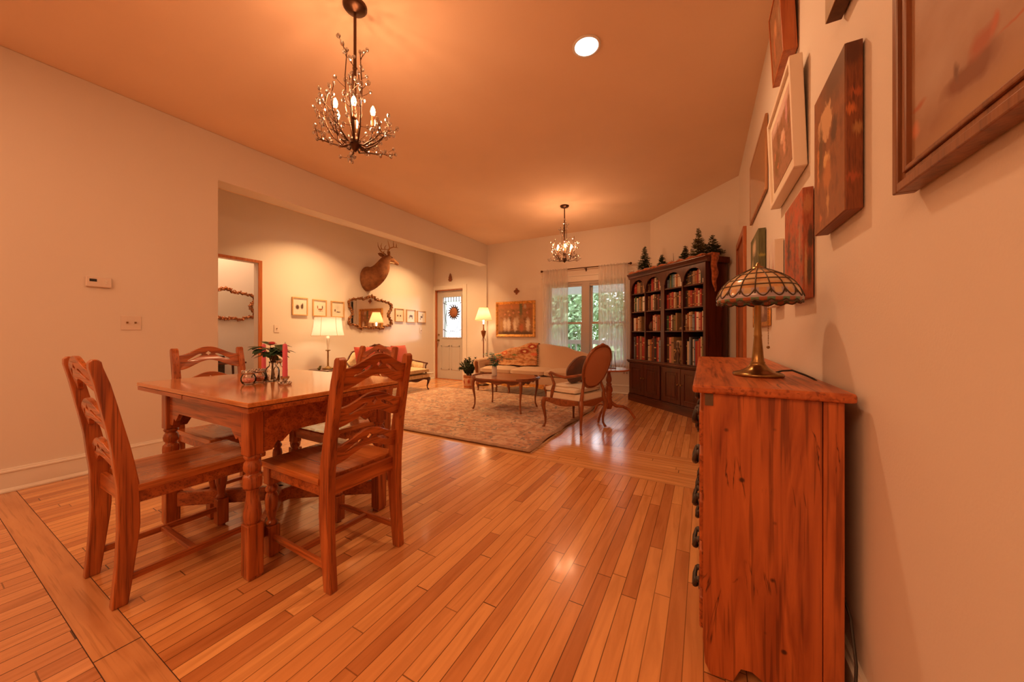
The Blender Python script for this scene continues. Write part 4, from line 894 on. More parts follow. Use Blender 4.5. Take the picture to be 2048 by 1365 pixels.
# crystal chandelier
HUBZ = -0.79
def branch_pts(r, zmid, ztip, a, tw=0.0):
    out = []
    for u in (0, 0.18, 0.38, 0.58, 0.78, 1.0):
        rr = r*math.sin(min(1, u*1.25)*PI/2)*(1-0.10*max(0, u-0.8)*5); z = HUBZ-0.035*math.sin(min(1, u*2.2)*PI)+(ztip-HUBZ)*(u**1.7)
        aa = a+tw*u; out.append(Vector((rr*math.cos(aa), rr*math.sin(aa), z)))
    return out
def make_chandelier(lab, loc, rz, group, power):
    t = thing('chandelier', lab, 'chandelier', loc, rz, group)
    mb = MB(); mb.lathe([(0.066, 0.0), (0.066, -0.010), (0.056, -0.022), (0.030, -0.030), (0.010, -0.040)], seg=24); mb.build('canopy', M['iron'], t)
    mb = MB(); mb.tube([(0, 0, -0.03), (0, 0, HUBZ)], 0.0085, 8); mb.tube([(0, 0, -0.36), (0, 0, -0.37)], 0.014, 8); mb.build('rod', M['iron'], t)
    mb = MB(); mb.lathe([(0.004, HUBZ-0.055), (0.014, HUBZ-0.045), (0.026, HUBZ-0.025), (0.036, HUBZ-0.008), (0.034, HUBZ+0.010), (0.018, HUBZ+0.024), (0.009, HUBZ+0.05)], seg=14); mb.build('hub', M['iron'], t)
    r = random.Random(21); tips = []
    def twig(mb, p, d, L, rad=0.0020, bead=True):
        q = p+d*L*0.5+Vector((0, 0, L*0.12)); e = p+d*L+Vector((0, 0, L*0.35)); mb.tube([p, q, e], [rad, rad*0.8, rad*0.6], 5)
        if bead: tips.append(e)
    for k in range(15):
        a = k*2*PI/15+0.1; mb = MB(); R_ = r.uniform(0.150, 0.200); zt = r.uniform(-0.68, -0.46)
        low = k % 3 == 0
        if low: zt = r.uniform(-0.82, -0.76); R_ = 0.20
        P_ = branch_pts(R_, 0, zt, a, r.uniform(-0.25, 0.25)); mb.tube(P_, [0.0055, 0.005, 0.0042, 0.0036, 0.003, 0.0024], 6)
        tips.append(P_[-1])
        for j, i in enumerate((1, 2, 2, 3, 3, 3, 4, 4, 4)):
            d = Vector((math.cos(a+r.uniform(-1.5, 1.5)), math.sin(a+r.uniform(-1.5, 1.5)), r.uniform(-0.5, 0.8))).normalized()
            twig(mb, P_[i], d, r.uniform(0.035, 0.07))
        mb.build('branch', M['iron'], t)
    for k in range(5):   # tall inner sprays around the rod
        a = k*2*PI/5+0.4; mb = MB(); rr = 0.035+0.012*(k % 2); zt = -0.27-0.05*(k % 3)
        P_ = [Vector((0.012*math.cos(a), 0.012*math.sin(a), HUBZ+0.03)), Vector((rr*math.cos(a), rr*math.sin(a), -0.6)), Vector((rr*1.1*math.cos(a), rr*1.1*math.sin(a), -0.42)), Vector((rr*0.9*math.cos(a), rr*0.9*math.sin(a), zt))]
        mb.tube(P_, [0.004, 0.0035, 0.003, 0.0025], 5); tips.append(P_[-1])
        for i in (1, 2, 2):
            d = Vector((math.cos(a+r.uniform(-1, 1)), math.sin(a+r.uniform(-1, 1)), 0.6)).normalized(); twig(mb, P_[i].lerp(P_[i+1] if i < 3 else P_[i], r.random()), d, r.uniform(0.03, 0.07))
        mb.build('spray', M['iron'], t)
    bulb = emit('bulb_glow', (1.0, 0.62, 0.30), 40.0)
    for k in range(6):
        a = k*PI/3+0.35; mb = MB(); R_ = 0.112
        mb.tube([(0.01*math.cos(a), 0.01*math.sin(a), HUBZ), (0.07*math.cos(a), 0.07*math.sin(a), HUBZ-0.02), (0.105*math.cos(a), 0.105*math.sin(a), HUBZ+0.02), (R_*math.cos(a), R_*math.sin(a), -0.715)], 0.005, 6)
        arm = mb.build('candle_arm', M['iron'], t)
        mb = MB(); mb.lathe([(0.010, -0.72), (0.016, -0.716), (0.0095, -0.708), (0.0095, -0.652), (0.006, -0.648)], R_*math.cos(a), R_*math.sin(a), 10); mb.build('candle_sleeve', M['gilt_dark'], arm)
        mb = MB(); mb.lathe([(0.005, -0.650), (0.0105, -0.640), (0.0135, -0.624), (0.010, -0.606), (0.002, -0.592)], R_*math.cos(a), R_*math.sin(a), 8); mb.build('bulb', bulb, arm)
    # crystals: one mesh, one copy per bead
    cm = MB(); cm.sphere((0, 0, 0), 0.0120, 7, 4, sz=1.25); cm.sm = [False]*len(cm.f); first = None
    r.shuffle(tips)
    for p in tips[:98]:
        if first is None: first = cm.build('crystal', M['crystal'], t); c = first
        else: c = first.copy(); COL.objects.link(c)
        c.parent = t; c.location = p; c.rotation_euler = (r.random(), r.random(), r.random()); q = r.uniform(0.75, 1.15); c.scale = (q, q, q)
    rest = MB()
    for p in tips[98:]: rest.sphere(p, 0.0105, 7, 4, sz=1.2)
    rest.sm = [False]*len(rest.f); q = rest.build('crystals', M['crystal'], t); q['kind'] = 'stuff'
    return t
CH = 'branching crystal chandeliers'
c1 = make_chandelier('large-looking branching crystal chandelier over the dining area, nearest the camera', (-1.768, 1.324, CEIL), 0, None, 0)
c2 = dup(c1, (-1.807, 4.894, CEIL), 0.6, 'small-looking branching crystal chandelier hanging over the living room, farther away')
for c, pw in ((c1, 1), (c2, 1)):
    c['group'] = CH
    for k in range(6):
        a = k*PI/3+0.35+(0 if c is c1 else 0.6)
        l = point_light('chandelier_bulb_light', (c.location.x+0.112*math.cos(a), c.location.y+0.112*math.sin(a), CEIL-0.575), 2.9, WARM, 0.012)

# ------------------------------------------------------------------ bookcase
bx, by = -1.02, 5.75; bang = math.atan2(-0.68875, 0.725)
BW, BD, BH = 1.445, 0.34, 1.985
t = thing('bookcase', 'tall dark mahogany bookcase with arched openings and panelled cupboard doors', 'bookcase', (bx, by, 0), bang)
def B_(mb, *a): mb.box(*a); return mb
mb = MB(); mb.box(0, 0.02, 0, BD, 0.62, BH); mb.box(BW-0.02, BW, 0, BD, 0.62, BH); mb.box(0.0, BW, BD-0.012, BD, 0.06, BH); mb.box(0, BW, 0, BD, BH-0.02, BH)
mb.box(BW/2-0.015, BW/2+0.015, 0.004, BD, 0.62, BH)
mb.box(0, 0.02, -0.02, BD, 0, 0.62); mb.box(BW-0.02, BW, -0.02, BD, 0, 0.62); mb.box(BW/2-0.015, BW/2+0.015, -0.02, BD, 0, 0.62); mb.box(0, BW, -0.02, BD, 0.06, 0.08)
mb.build('carcass', M['mahog_z'], t)
mb = MB(); mb.box(-0.025, BW+0.025, -0.05, BD, 0.618, 0.645); mb.box(-0.015, BW+0.015, -0.035, BD, 0.60, 0.618); mb.build('waist_moulding', M['mahog_x'], t, bevel=0.005)
mb = MB(); mb.box(-0.012, BW+0.012, -0.035, BD, 0.0, 0.10); mb.box(-0.006, BW+0.006, -0.028, BD, 0.10, 0.118); mb.build('plinth', M['mahog_x'], t, bevel=0.004)
mb = MB(); prof = [(0.0, BH-0.075), (-0.012, BH-0.065), (-0.016, BH-0.045), (-0.035, BH-0.02), (-0.045, BH-0.014), (-0.045, BH), (BD, BH), (BD, BH-0.075)]
mb.prism(prof, -0.03, BW+0.03, 'yz'); mb.build('cornice', M['mahog_x'], t, bevel=0.003)
cols = [(0.035, 0.350), (0.372, 0.690), (0.758, 1.072), (1.094, 1.410)]
# front frame with four arches
zt = BH-0.075; outer = [(0, 0.645), (BW, 0.645), (BW, zt), (0, zt)]
polys = [outer]
for a, b_ in cols:
    r = (b_-a)/2; c = (a+b_)/2; zc = 1.885-r*0.95
    pts = [(a, 0.655), (b_, 0.655), (b_, zc-0.012), (b_-0.012, zc-0.012)]
    pts += [(c+(r-0.012)*math.cos(th), zc+(r-0.012)*0.95*math.sin(th)) for th in [PI*i/16 for i in range(17)]]
    pts += [(a+0.012, zc-0.012), (a, zc-0.012)]
    polys.append(pts)
mb = MB(); mb.plate(polys, 0.018, lambda x, y, z: (x, z-0.001, y), 0.002); mb.build('arched_front', M['mahog_z'], t)
SH = [0.648, 1.092, 1.392, 1.672]
mb = MB()
mb.box(cols[0][1]+0.004, cols[1][0]-0.004, 0.006, BD-0.012, 0.645, BH-0.02); mb.box(cols[2][1]+0.004, cols[3][0]-0.004, 0.006, BD-0.012, 0.645, BH-0.02); mb.build('upright', M['mahog_z'], t)
for z in SH[1:]:
    for (a, b_) in ((0.02, cols[0][1]+0.004), (cols[1][0]-0.004, BW/2-0.015), (BW/2+0.015, cols[2][1]+0.004), (cols[3][0]-0.004, BW-0.02)):
        mb = MB(); mb.box(a, b_, 0.0, BD-0.012, z-0.018, z); mb.build('shelf', M['mahog_x'], t, bevel=0.003)
for i, (a, b_) in enumerate(((0.03, 0.357), (0.363, 0.695), (0.752, 1.078), (1.084, 1.415))):
    mb = MB(); mb.box(a, b_, -0.034, -0.016, 0.125, 0.595)
    d = mb.build('cupboard_door', M['mahog_z'], t, bevel=0.003)
    mb = MB(); ii = 0.055
    for (p, q, r_, s_) in ((a+ii, b_-ii, 0.18, 0.192), (a+ii, b_-ii, 0.528, 0.54), (a+ii, a+ii+0.012, 0.192, 0.528), (b_-ii-0.012, b_-ii, 0.192, 0.528)): mb.box(p, q, -0.042, -0.033, r_, s_)
    mb.box(a+ii+0.030, b_-ii-0.030, -0.040, -0.033, 0.225, 0.50); mb.build('raised_panel', M['mahog_z'], d, bevel=0.004)
    mb = MB(); kx = b_-0.025 if i % 2 == 0 else a+0.025; mb.tube([(kx, -0.034, 0.385), (kx, -0.052, 0.385)], 0.005, 8); mb.sphere((kx, -0.058, 0.385), 0.012, 10, 6); mb.build('knob', M['brass'], d)
# books
def bw(x, y):   # bookcase local to world
    return (bx+x*math.cos(bang)-y*math.sin(bang), by+x*math.sin(bang)+y*math.cos(bang))
PAL = {'red': (0.36, 0.035, 0.025), 'dark red': (0.15, 0.025, 0.018), 'cream': (0.62, 0.52, 0.38), 'tan': (0.36, 0.22, 0.11), 'brown': (0.10, 0.05, 0.028), 'black': (0.03, 0.025, 0.022), 'teal': (0.05, 0.20, 0.22), 'blue grey': (0.20, 0.26, 0.34), 'orange': (0.42, 0.15, 0.05), 'olive': (0.18, 0.17, 0.07), 'white': (0.80, 0.74, 0.66), 'pink': (0.60, 0.24, 0.18), 'green': (0.06, 0.13, 0.07)}
BM = {k: plain('book_cloth_'+k.replace(' ', '_'), v, 0.55, var=0.12, vscale=40) for k, v in PAL.items()}
PAGE = plain('book_pages', (0.74, 0.64, 0.48), 0.9, var=0.08, vscale=200)
band = plain('spine_band_gold', (0.62, 0.42, 0.16), 0.45, 0.3)
plans = {  # shelf, column -> colours left to right
 (3, 0): ['red', 'red', 'tan', 'tan', 'brown', 'tan', 'orange', 'brown'],
 (3, 1): ['brown', 'black', 'red', 'dark red', 'cream', 'brown', 'red', 'cream', 'tan'],
 (3, 2): ['blue grey', 'teal', 'olive', 'teal', 'blue grey', 'cream', 'orange', 'cream', 'white', 'cream'],
 (3, 3): ['black', 'brown', 'black', 'brown', 'tan', 'orange', 'red', 'cream', 'black', 'white', 'cream'],
 (2, 0): ['cream', 'green', 'white', 'blue grey', 'tan', 'olive', 'white', 'pink'],
 (2, 1): ['tan', 'brown', 'pink', 'cream', 'black', 'brown', 'brown', 'dark red', 'black', 'brown'],
 (2, 2): ['red', 'dark red', 'orange', 'red', 'cream', 'tan', 'brown', 'pink'],
 (2, 3): ['black', 'brown', 'orange', 'red', 'dark red', 'orange', 'red', 'cream', 'red', 'brown', 'brown'],
 (1, 0): ['white', 'orange', 'cream', 'tan'],
 (1, 1): ['red', 'cream', 'pink', 'white', 'brown', 'pink', 'dark red', 'orange'],
 (1, 2): ['green', 'red', 'white', 'brown', 'olive', 'tan'],
 (1, 3): ['cream', 'orange', 'cream', 'tan', 'blue grey', 'red', 'white', 'pink', 'red', 'cream', 'brown'],
 (0, 0): ['blue grey', 'brown', 'red', 'dark red', 'tan', 'red', 'red', 'cream'],
 (0, 1): ['cream', 'orange', 'brown', 'dark red', 'black', 'red', 'pink', 'blue grey', 'blue grey'],
 (0, 2): ['brown', 'pink', 'tan', 'brown', 'cream', 'tan', 'brown'],
 (0, 3): ['black', 'cream', 'blue grey', 'black', 'white', 'blue grey', 'red', 'orange', 'red', 'cream', 'olive', 'tan']}
rk = random.Random(5)
SN = {3: 'top arched shelf', 2: 'second shelf', 1: 'third shelf', 0: 'lowest book shelf'}
CN = {0: 'leftmost bay', 1: 'second bay from left', 2: 'third bay from left', 3: 'rightmost bay'}
ordn = ['first', 'second', 'third', 'fourth', 'fifth', 'sixth', 'seventh', 'eighth', 'ninth', 'tenth', 'eleventh', 'twelfth']
part_fill = {(2, 2): 0.82, (1, 0): 0.60, (1, 1): 0.78, (1, 2): 0.62, (2, 1): 0.97}
part_start = {(1, 1): 0.30, (0, 2): 0.0}
for (sh_, co), cs in plans.items():
    a, b_ = cols[co]; x = a+0.004+(b_-a)*part_start.get((sh_, co), 0); xe = a+(b_-a)*part_fill.get((sh_, co), 1.0)-0.004
    wds = [rk.uniform(0.7, 1.5) for _ in cs]; sc_ = (xe-x)/sum(wds)
    hmax = {0: 0.37, 1: 0.245, 2: 0.235, 3: 0.185}[sh_]
    for i, (c, wd) in enumerate(zip(cs, wds)):
        w = wd*sc_-0.001; edge = min(i, len(cs)-1-i)
        h = hmax*rk.uniform(0.82, 1.0)*(1 if sh_ != 3 else (0.72 if edge == 0 else 0.9 if edge == 1 else 1.05))
        dpt = rk.uniform(0.13, 0.17); y0 = 0.030+rk.uniform(0, 0.012)
        X_, Y_ = bw(x+w/2, y0); nm = 'book'
        bk = thing('book', '%s book on the %s, %s in the %s' % (c, SN[sh_], ordn[i], CN[co]), 'book', (X_, Y_, SH[sh_]+0.0005), bang, 'books in the mahogany bookcase')
        mb = MB(); th_ = 0.003
        mb.box(-w/2, w/2, 0, th_, 0, h); mb.box(-w/2, -w/2+th_, th_, dpt, 0, h); mb.box(w/2-th_, w/2, th_, dpt, 0, h); mb.build('cover', BM[c], bk)
        mb = MB(); mb.box(-w/2+th_+0.0003, w/2-th_-0.0003, th_+0.0003, dpt-0.004, 0.003, h-0.004); mb.build('pages', PAGE, bk)
        if w > 0.016 and rk.random() < 0.75:
            mb = MB(); z = h*rk.uniform(0.55, 0.8); mb.box(-w/2+0.002, w/2-0.002, -0.0008, 0, z, z+h*0.05)
            bm_ = mb; sb_ = rk.random() < 0.5
            if sb_: m2 = MB(); m2.box(-w/2+0.002, w/2-0.002, -0.0008, 0, h*0.12, h*0.16); m2.build('spine_band', band if c in ('red', 'dark red', 'brown', 'black', 'green', 'teal') else BM['brown'], bk)
            mb.build('spine_band', band if c in ('red', 'dark red', 'brown', 'black', 'green', 'teal') else BM['brown'], bk)
        x += w+0.001
def small(name, lab, cat, lx_, ly_, z, mats, fn):
    X_, Y_ = bw(lx_, ly_); o = thing(name, lab, cat, (X_, Y_, z), bang); fn(o); return o
def fig(o):
    mb = MB(); mb.lathe([(0.026, 0), (0.028, 0.01), (0.016, 0.03), (0.024, 0.08), (0.020, 0.13), (0.010, 0.15), (0.016, 0.165), (0.015, 0.185), (0.003, 0.20)], seg=10); mb.build('body', BM['brown'], o)
    mb = MB(); mb.tube([(-0.02, -0.005, 0.12), (-0.045, -0.02, 0.09), (-0.03, -0.035, 0.07)], 0.006, 6); mb.tube([(0.02, -0.005, 0.12), (0.045, -0.02, 0.10), (0.03, -0.035, 0.13)], 0.006, 6); mb.build('arms', BM['tan'], o)
small('figurine', 'tall brown carved figurine in front of books on the lowest shelf, third bay', 'figurine', 0.985, 0.014, SH[0]+0.001, None, lambda o: fig(o)).scale = (1.0, 0.8, 1.5)
small('figurine', 'small brown figurine at the right of the second shelf, third bay', 'figurine', 1.045, 0.04, SH[2]+0.001, None, lambda o: fig(o)).scale = (0.7, 0.7, 0.65)
def bowl(o):
    mb = MB(); mb.lathe([(0.02, 0), (0.03, 0.004), (0.05, 0.03), (0.055, 0.06), (0.05, 0.09), (0.035, 0.11), (0.03, 0.12)], seg=14); mb.build('body', BM['brown'], o)
    mb = MB(); mb.lathe([(0.032, 0.118), (0.036, 0.122), (0.030, 0.128), (0.008, 0.14), (0.002, 0.15)], seg=12); mb.build('lid', BM['dark red'], o)
small('lidded_jar', 'round brown lidded jar on the third shelf, second bay', 'jar', 0.42, 0.065, SH[1]+0.001, None, bowl).scale = (0.8, 0.8, 1)
def elephant(o):
    mb = MB(); mb.sphere((0, 0, 0.025), 0.022, 10, 8, sx=1.4); mb.sphere((0.032, 0, 0.034), 0.013); mb.tube([(0.042, 0, 0.03), (0.052, 0, 0.015), (0.055, 0, 0.008)], [0.006, 0.004, 0.003], 6)
    for x in (-0.018, 0.018):
        for y in (-0.010, 0.010): mb.tube([(x, y, 0.02), (x, y, 0)], 0.006, 6)
    mb.build('body', BM['tan'], o)
small('animal_figurine', 'tiny tan animal figurine on the third shelf, third bay, beside the books', 'figurine', 1.02, 0.04, SH[1]+0.001, None, elephant)
def cross(o):
    mb = MB(); mb.box(-0.006, 0.006, 0, 0.008, 0, 0.09); mb.box(-0.032, 0.032, 0.0005, 0.0075, 0.045, 0.057); mb.build('body', BM['tan'], o, bevel=0.001)
small('wooden_cross', 'little pale wooden cross standing at the front of the third shelf, rightmost bay', 'cross', 1.12, 0.012, SH[1]+0.001, None, cross)
# ------------------------------------------------------------------ on top of the bookcase
def spruce(name, lab, lx_, ly_, z, h, r, mat, seed, cat='artificial tree', group='little artificial spruce trees on the bookcase'):
    X_, Y_ = bw(lx_, ly_); t = thing(name, lab, cat, (X_, Y_, z), 0, group); rr = random.Random(seed)
    mb = MB(); mb.tube([(0, 0, 0), (0, 0, h*0.5), (0.003, 0, h)], [0.008, 0.005, 0.0015], 6); mb.build('trunk', M['stem'], t)
    mb = MB(); n = int(h/0.022)
    for i in range(n):
        u = i/(n-1); zc = 0.035+u*(h-0.06); R_ = r*(1-u)**0.85*(0.75+0.4*rr.random())+0.008
        k = max(6, int(15*(1-u)+6))
        for j in range(k):
            a = rr.uniform(0, 2*PI); L = R_*rr.uniform(0.7, 1.1); up = rr.uniform(-0.05, 0.35)
            d = Vector((math.cos(a), math.sin(a), up)).normalized(); p = Vector((0, 0, zc))
            # a spray of needles along the branch
            m_ = max(3, int(L/0.011))
            for q in range(m_):
                c = p+d*L*(q+0.5)/m_
                for s in (-1, 1):
                    e = (d*0.6+d.cross(Vector((0, 0, 1)))*s*rr.uniform(0.5, 1)+Vector((0, 0, rr.uniform(-0.4, 0.4)))).normalized()
                    w = Vector((rr.uniform(-1, 1), rr.uniform(-1, 1), 1)).cross(e).normalized()*0.0052; nl = rr.uniform(0.018, 0.032)
                    mb.add([c-w, c+w, c+e*nl], [(0, 1, 2)])
    mb.build('foliage', mat, t); return t
TB = BH+0.002
spruce('spruce_tree', 'dark green little spruce at the left end of the bookcase top', 0.14, 0.16, TB, 0.44, 0.125, M['needle'], 1)
spruce('spruce_tree', 'small dark spruce beside the leftmost one on the bookcase top', 0.50, 0.18, TB, 0.24, 0.085, M['needle'], 2)
spruce('spruce_tree', 'tall olive green spruce, middle of three at the right end of the bookcase', 1.17, 0.17, TB, 0.43, 0.13, M['needle_light'], 3)
spruce('spruce_tree', 'small sparse spruce, left of the three at the right end of the bookcase', 1.00, 0.12, TB, 0.24, 0.10, M['needle'], 4)
spruce('spruce_tree', 'dark spruce, right of the three at the right end of the bookcase', 1.345, 0.21, TB, 0.30, 0.12, M['needle'], 5)
# rust-coloured fur runner draped along the front edge and over the right end
fur = plain('rust_fur', (0.42, 0.12, 0.035), 0.95, var=0.5, vscale=30, bump=0.8, bscale=90, sheen=0.3)
X_, Y_ = bw(0, 0); t = thing('fur_runner', 'rust-brown shaggy runner along the bookcase top, hanging over its right end', 'runner', (X_, Y_, BH), bang)
rr = random.Random(8); mb = MB(); rings = []
for i in range(60):
    u = i/59; x = 0.02+u*(BW-0.04); hz_ = 0.020+0.013*math.sin(i*0.9)+0.010*rr.random(); w1_ = 0.045+0.010*math.sin(i*1.7)
    rings.append([(x, -0.050-0.006*rr.random(), 0.002), (x, -0.052, hz_*0.5), (x, -0.030, hz_), (x, w1_*0.5, hz_+0.005*rr.random()), (x, w1_+0.03, 0.003)])
mb.loft(rings, True); mb.build('strip', fur, t)
mb = MB(); rings = []
for i in range(16):
    u = i/15; z = 0.03-u*0.46; w = interp(u, [(0, 0.13), (0.3, 0.10), (0.5, 0.11), (0.8, 0.06), (1, 0.006)]); c = 0.09+0.01*math.sin(i)
    rings.append([(BW+0.036, c-w/2, z), (BW+0.050+0.004*rr.random(), c-w/4, z), (BW+0.052, c+w/4, z), (BW+0.036, c+w/2, z)])
mb.loft(rings, True)
mb.loft([[(BW-0.03, 0.03, 0.004), (BW-0.03, 0.03, 0.03), (BW-0.03, 0.15, 0.03), (BW-0.03, 0.15, 0.004)], [(BW+0.052, 0.03, 0.004), (BW+0.052, 0.03, 0.034), (BW+0.052, 0.15, 0.034), (BW+0.052, 0.15, 0.004)]], True)
mb.build('hanging_end', fur, t)
for k, (x, h, lab) in enumerate(((0.335, 0.12, 'small curved antler between the two left spruces on the bookcase'), (0.815, 0.075, 'short thin horn standing on the middle of the bookcase top'), (1.06, 0.06, 'short pale antler at the foot of the olive spruce on the bookcase'))):
    X_, Y_ = bw(x, 0.10); mb = MB(); mb.tube([(0, 0, 0), (0.008, 0, h*0.35), (-0.006, 0.005, h*0.7), (-0.028, 0.01, h)], [0.010, 0.008, 0.006, 0.002], 7)
    if k != 1: mb.tube([(0.006, 0, h*0.4), (0.025, -0.005, h*0.65), (0.028, -0.005, h*0.9)], [0.006, 0.004, 0.0015], 6)
    o = mb.build('antler', M['gilt_dark'] if k == 1 else BM['tan'], loc=(X_, Y_, BH+0.004)); tag(o, lab, 'antler')
X_, Y_ = bw(0.70, 0.20); mb = MB(); mb.tube([(0, 0, 0), (0.004, 0, 0.09), (0, 0, 0.20)], [0.006, 0.004, 0.0015], 6); mb.sphere((0, 0, 0.01), 0.016, 8, 6)
tag(mb.build('twig', M['stem'], loc=(X_, Y_, BH+0.006)), 'thin upright twig on the middle of the bookcase top', 'twig')

# ------------------------------------------------------------------ alcove wall: mirror, prints, deer
def K(y, z): k = XD/-5.45; return y*k, 1.05+(z-1.05)*k
def ornate_mirror(lab, x, yc, zc, hw, hh, gm, seed=3):
    t = thing('wall_mirror', lab, 'mirror', (x, yc, zc)); rr = random.Random(seed)
    half = [(0, 0.93), (0.14, 0.90), (0.28, 0.74), (0.45, 0.78), (0.62, 0.72), (0.80, 0.68), (0.94, 0.58), (0.97, 0.42), (0.94, 0.25), (0.85, 0.10), (0.82, -0.05), (0.86, -0.22), (0.95, -0.40), (0.97, -0.58), (0.90, -0.70), (0.72, -0.70), (0.56, -0.84), (0.42, -0.90), (0.25, -0.80), (0.10, -0.84)]
    loop = half+[(0, -0.86)]+[(-u, v) for u, v in reversed(half[1:])]
    P2 = [(u*hw, v*hh) for u, v in loop]; n = len(P2)
    # smooth the loop
    sm = []
    for i in range(n):
        p0, p1, p2, p3 = [Vector(P2[(i+k) % n]) for k in (-1, 0, 1, 2)]
        for s in range(4):
            q = s/4; sm.append(0.5*((2*p1)+(-p0+p2)*q+(2*p0-5*p1+4*p2-p3)*q*q+(-p0+3*p1-3*p2+p3)*q**3))
    w = 0.085*hh/0.30
    mb = MB(); N = len(sm); rings = []
    for i in range(N):
        a = sm[i]; d = (sm[(i+1) % N]-sm[i-1]).normalized(); nrm = Vector((d.y, -d.x)); ww = 0.016*(1+0.45*math.sin(i*0.9))
        rings.append([(0.004, a.x-nrm.x*ww, a.y-nrm.y*ww), (0.020, a.x-nrm.x*ww*0.7, a.y-nrm.y*ww*0.7), (0.032, a.x, a.y), (0.020, a.x+nrm.x*ww*0.7, a.y+nrm.y*ww*0.7), (0.004, a.x+nrm.x*ww, a.y+nrm.y*ww)])
    mb.loft(rings+[rings[0]], True, cap=False)
    # carved leaves and scrolls set along the frame
    for i in range(0, N, 2):
        a = sm[i]; d = (sm[(i+1) % N]-sm[i-1]).normalized(); s = 1 if (i//2) % 2 else -1; q = d.x*s*0.018; e = Vector((d.y, -d.x))*s
        c = a+e*0.010
        mb.tube([(0.022, c.x-d.x*0.03, c.y-d.y*0.03), (0.034, c.x, c.y), (0.024, c.x+d.x*0.02+e.x*0.012, c.y+d.y*0.02+e.y*0.012), (0.018, c.x+d.x*0.012+e.x*0.022, c.y+d.y*0.012+e.y*0.022)], [0.004, 0.010, 0.008, 0.003], 6)
    for s in (-1, 1):   # crest and corner scrolls
        for (u, v, R_) in ((0.10, 0.88, 0.035), (0.26, 0.80, 0.028), (0.96, 0.52, 0.026), (0.96, -0.55, 0.026), (0.42, -0.92, 0.028), (0.12, -0.88, 0.026)):
            pts = [(0.02+0.012*math.sin(k*0.4), s*u*hw+R_*(1-k/16)*math.cos(k*0.5)*s, v*hh+R_*(1-k/16)*math.sin(k*0.5)) for k in range(14)]
            mb.tube(pts, [0.009*(1-k/18) for k in range(14)], 6)
    mb.sphere((0.03, 0, hh*0.97), 0.022, 10, 8); mb.sphere((0.03, 0, hh*1.04), 0.012, 8, 6)
    mb.build('carved_frame', gm, t)
    mb = MB(); c = [(v.x*0.985, v.y*0.985) for v in sm]; mb.prism(c, 0.004, 0.009, 'yz'); mb.build('mirror_glass', M['mirror'], t)
    return t
yc, zc = K(4.42, 1.44)
ornate_mirror('carved gilt wall mirror below the deer head, reflecting a painting and lamp', XD, yc, zc, 0.50, 0.335, M['gilt_dark'])
ornate_mirror('carved gilt mirror on the hall wall, seen through the orange-cased doorway', -6.62, 2.62, 1.515, 0.425, 0.265, plain('bronze_gilt', (0.42, 0.15, 0.05), 0.45, 0.4, var=0.4, vscale=40))
def animal_art(k):
    b_ = (0.10, 0.05, 0.03); P = {
     0: [(0.35, 0.50, 0.13, 0.20, b_, 0.5), (0.68, 0.45, 0.17, 0.18, b_, 0.5), (0.30, 0.62, 0.05, 0.12, b_, 0.4)],
     1: [(0.45, 0.42, 0.22, 0.07, (0.35, 0.10, 0.03), 0.6), (0.28, 0.56, 0.06, 0.14, b_, 0.5), (0.66, 0.55, 0.05, 0.14, (0.35, 0.10, 0.03), 0.5), (0.45, 0.30, 0.25, 0.02, b_, 0.5)],
     2: [(0.50, 0.62, 0.28, 0.30, (0.62, 0.60, 0.52), 0.1), (0.45, 0.32, 0.26, 0.05, b_, 0.5), (0.72, 0.42, 0.07, 0.12, b_, 0.5)],
     3: [(0.35, 0.45, 0.12, 0.10, b_, 0.5), (0.70, 0.45, 0.12, 0.10, b_, 0.5)],
     4: [(0.5, 0.50, 0.25, 0.12, b_, 0.6), (0.35, 0.36, 0.05, 0.14, b_, 0.5), (0.70, 0.36, 0.05, 0.14, b_, 0.5)],
     5: [(0.5, 0.48, 0.20, 0.12, b_, 0.5), (0.35, 0.65, 0.05, 0.16, b_, 0.4), (0.65, 0.30, 0.05, 0.14, b_, 0.5), (0.5, 0.9, 0.5, 0.1, (0.85, 0.8, 0.72), 0.6)]}
    return picture('animal_print_%d' % k, [(0.78, 0.70, 0.58), (0.82, 0.75, 0.64)], P[k], (1, 2), True, 0.5, 9, 0.06)
prs = [(2.989, 3.225, 1.332, 1.609, 'leftmost of the three larger animal prints on the cream wall, pale wood frame'), (3.303, 3.537, 1.330, 1.600, 'middle of the three larger animal prints, above left of the glowing lampshade'), (3.616, 3.855, 1.327, 1.600, 'rightmost of the three larger prints, a pale misty animal, beside the mirror'),
       (4.987, 5.213, 1.298, 1.564, 'small framed animal print just right of the rococo mirror'), (5.296, 5.555, 1.290, 1.560, 'middle small framed animal print between the mirror and the front door'), (5.614, 5.862, 1.296, 1.550, 'small framed animal print nearest the front door')]
for k, (y0, y1, z0, z1, lab) in enumerate(prs):
    y0, z0 = K(y0, z0); y1, z1 = K(y1, z1); t = thing('framed_print', lab, 'picture', (XD, (y0+y1)/2, z0), 0, 'animal prints on the cream wall')
    hy, hz_ = (y1-y0)/2, z1-z0; bar = 0.016 if k < 3 else 0.012; mb = MB()
    mb.box(0.002, 0.028, -hy, -hy+bar, 0, hz_); mb.box(0.002, 0.028, hy-bar, hy, 0, hz_); mb.box(0.002, 0.028, -hy+bar, hy-bar, 0, bar); mb.box(0.002, 0.028, -hy+bar, hy-bar, hz_-bar, hz_); mb.build('frame', M['pale_oak'], t, bevel=0.002)
    mb = MB(); mb.box(0.008, 0.014, -hy+bar*0.8, hy-bar*0.8, bar*0.8, hz_-bar*0.8); mb.build('print', animal_art(k), t)
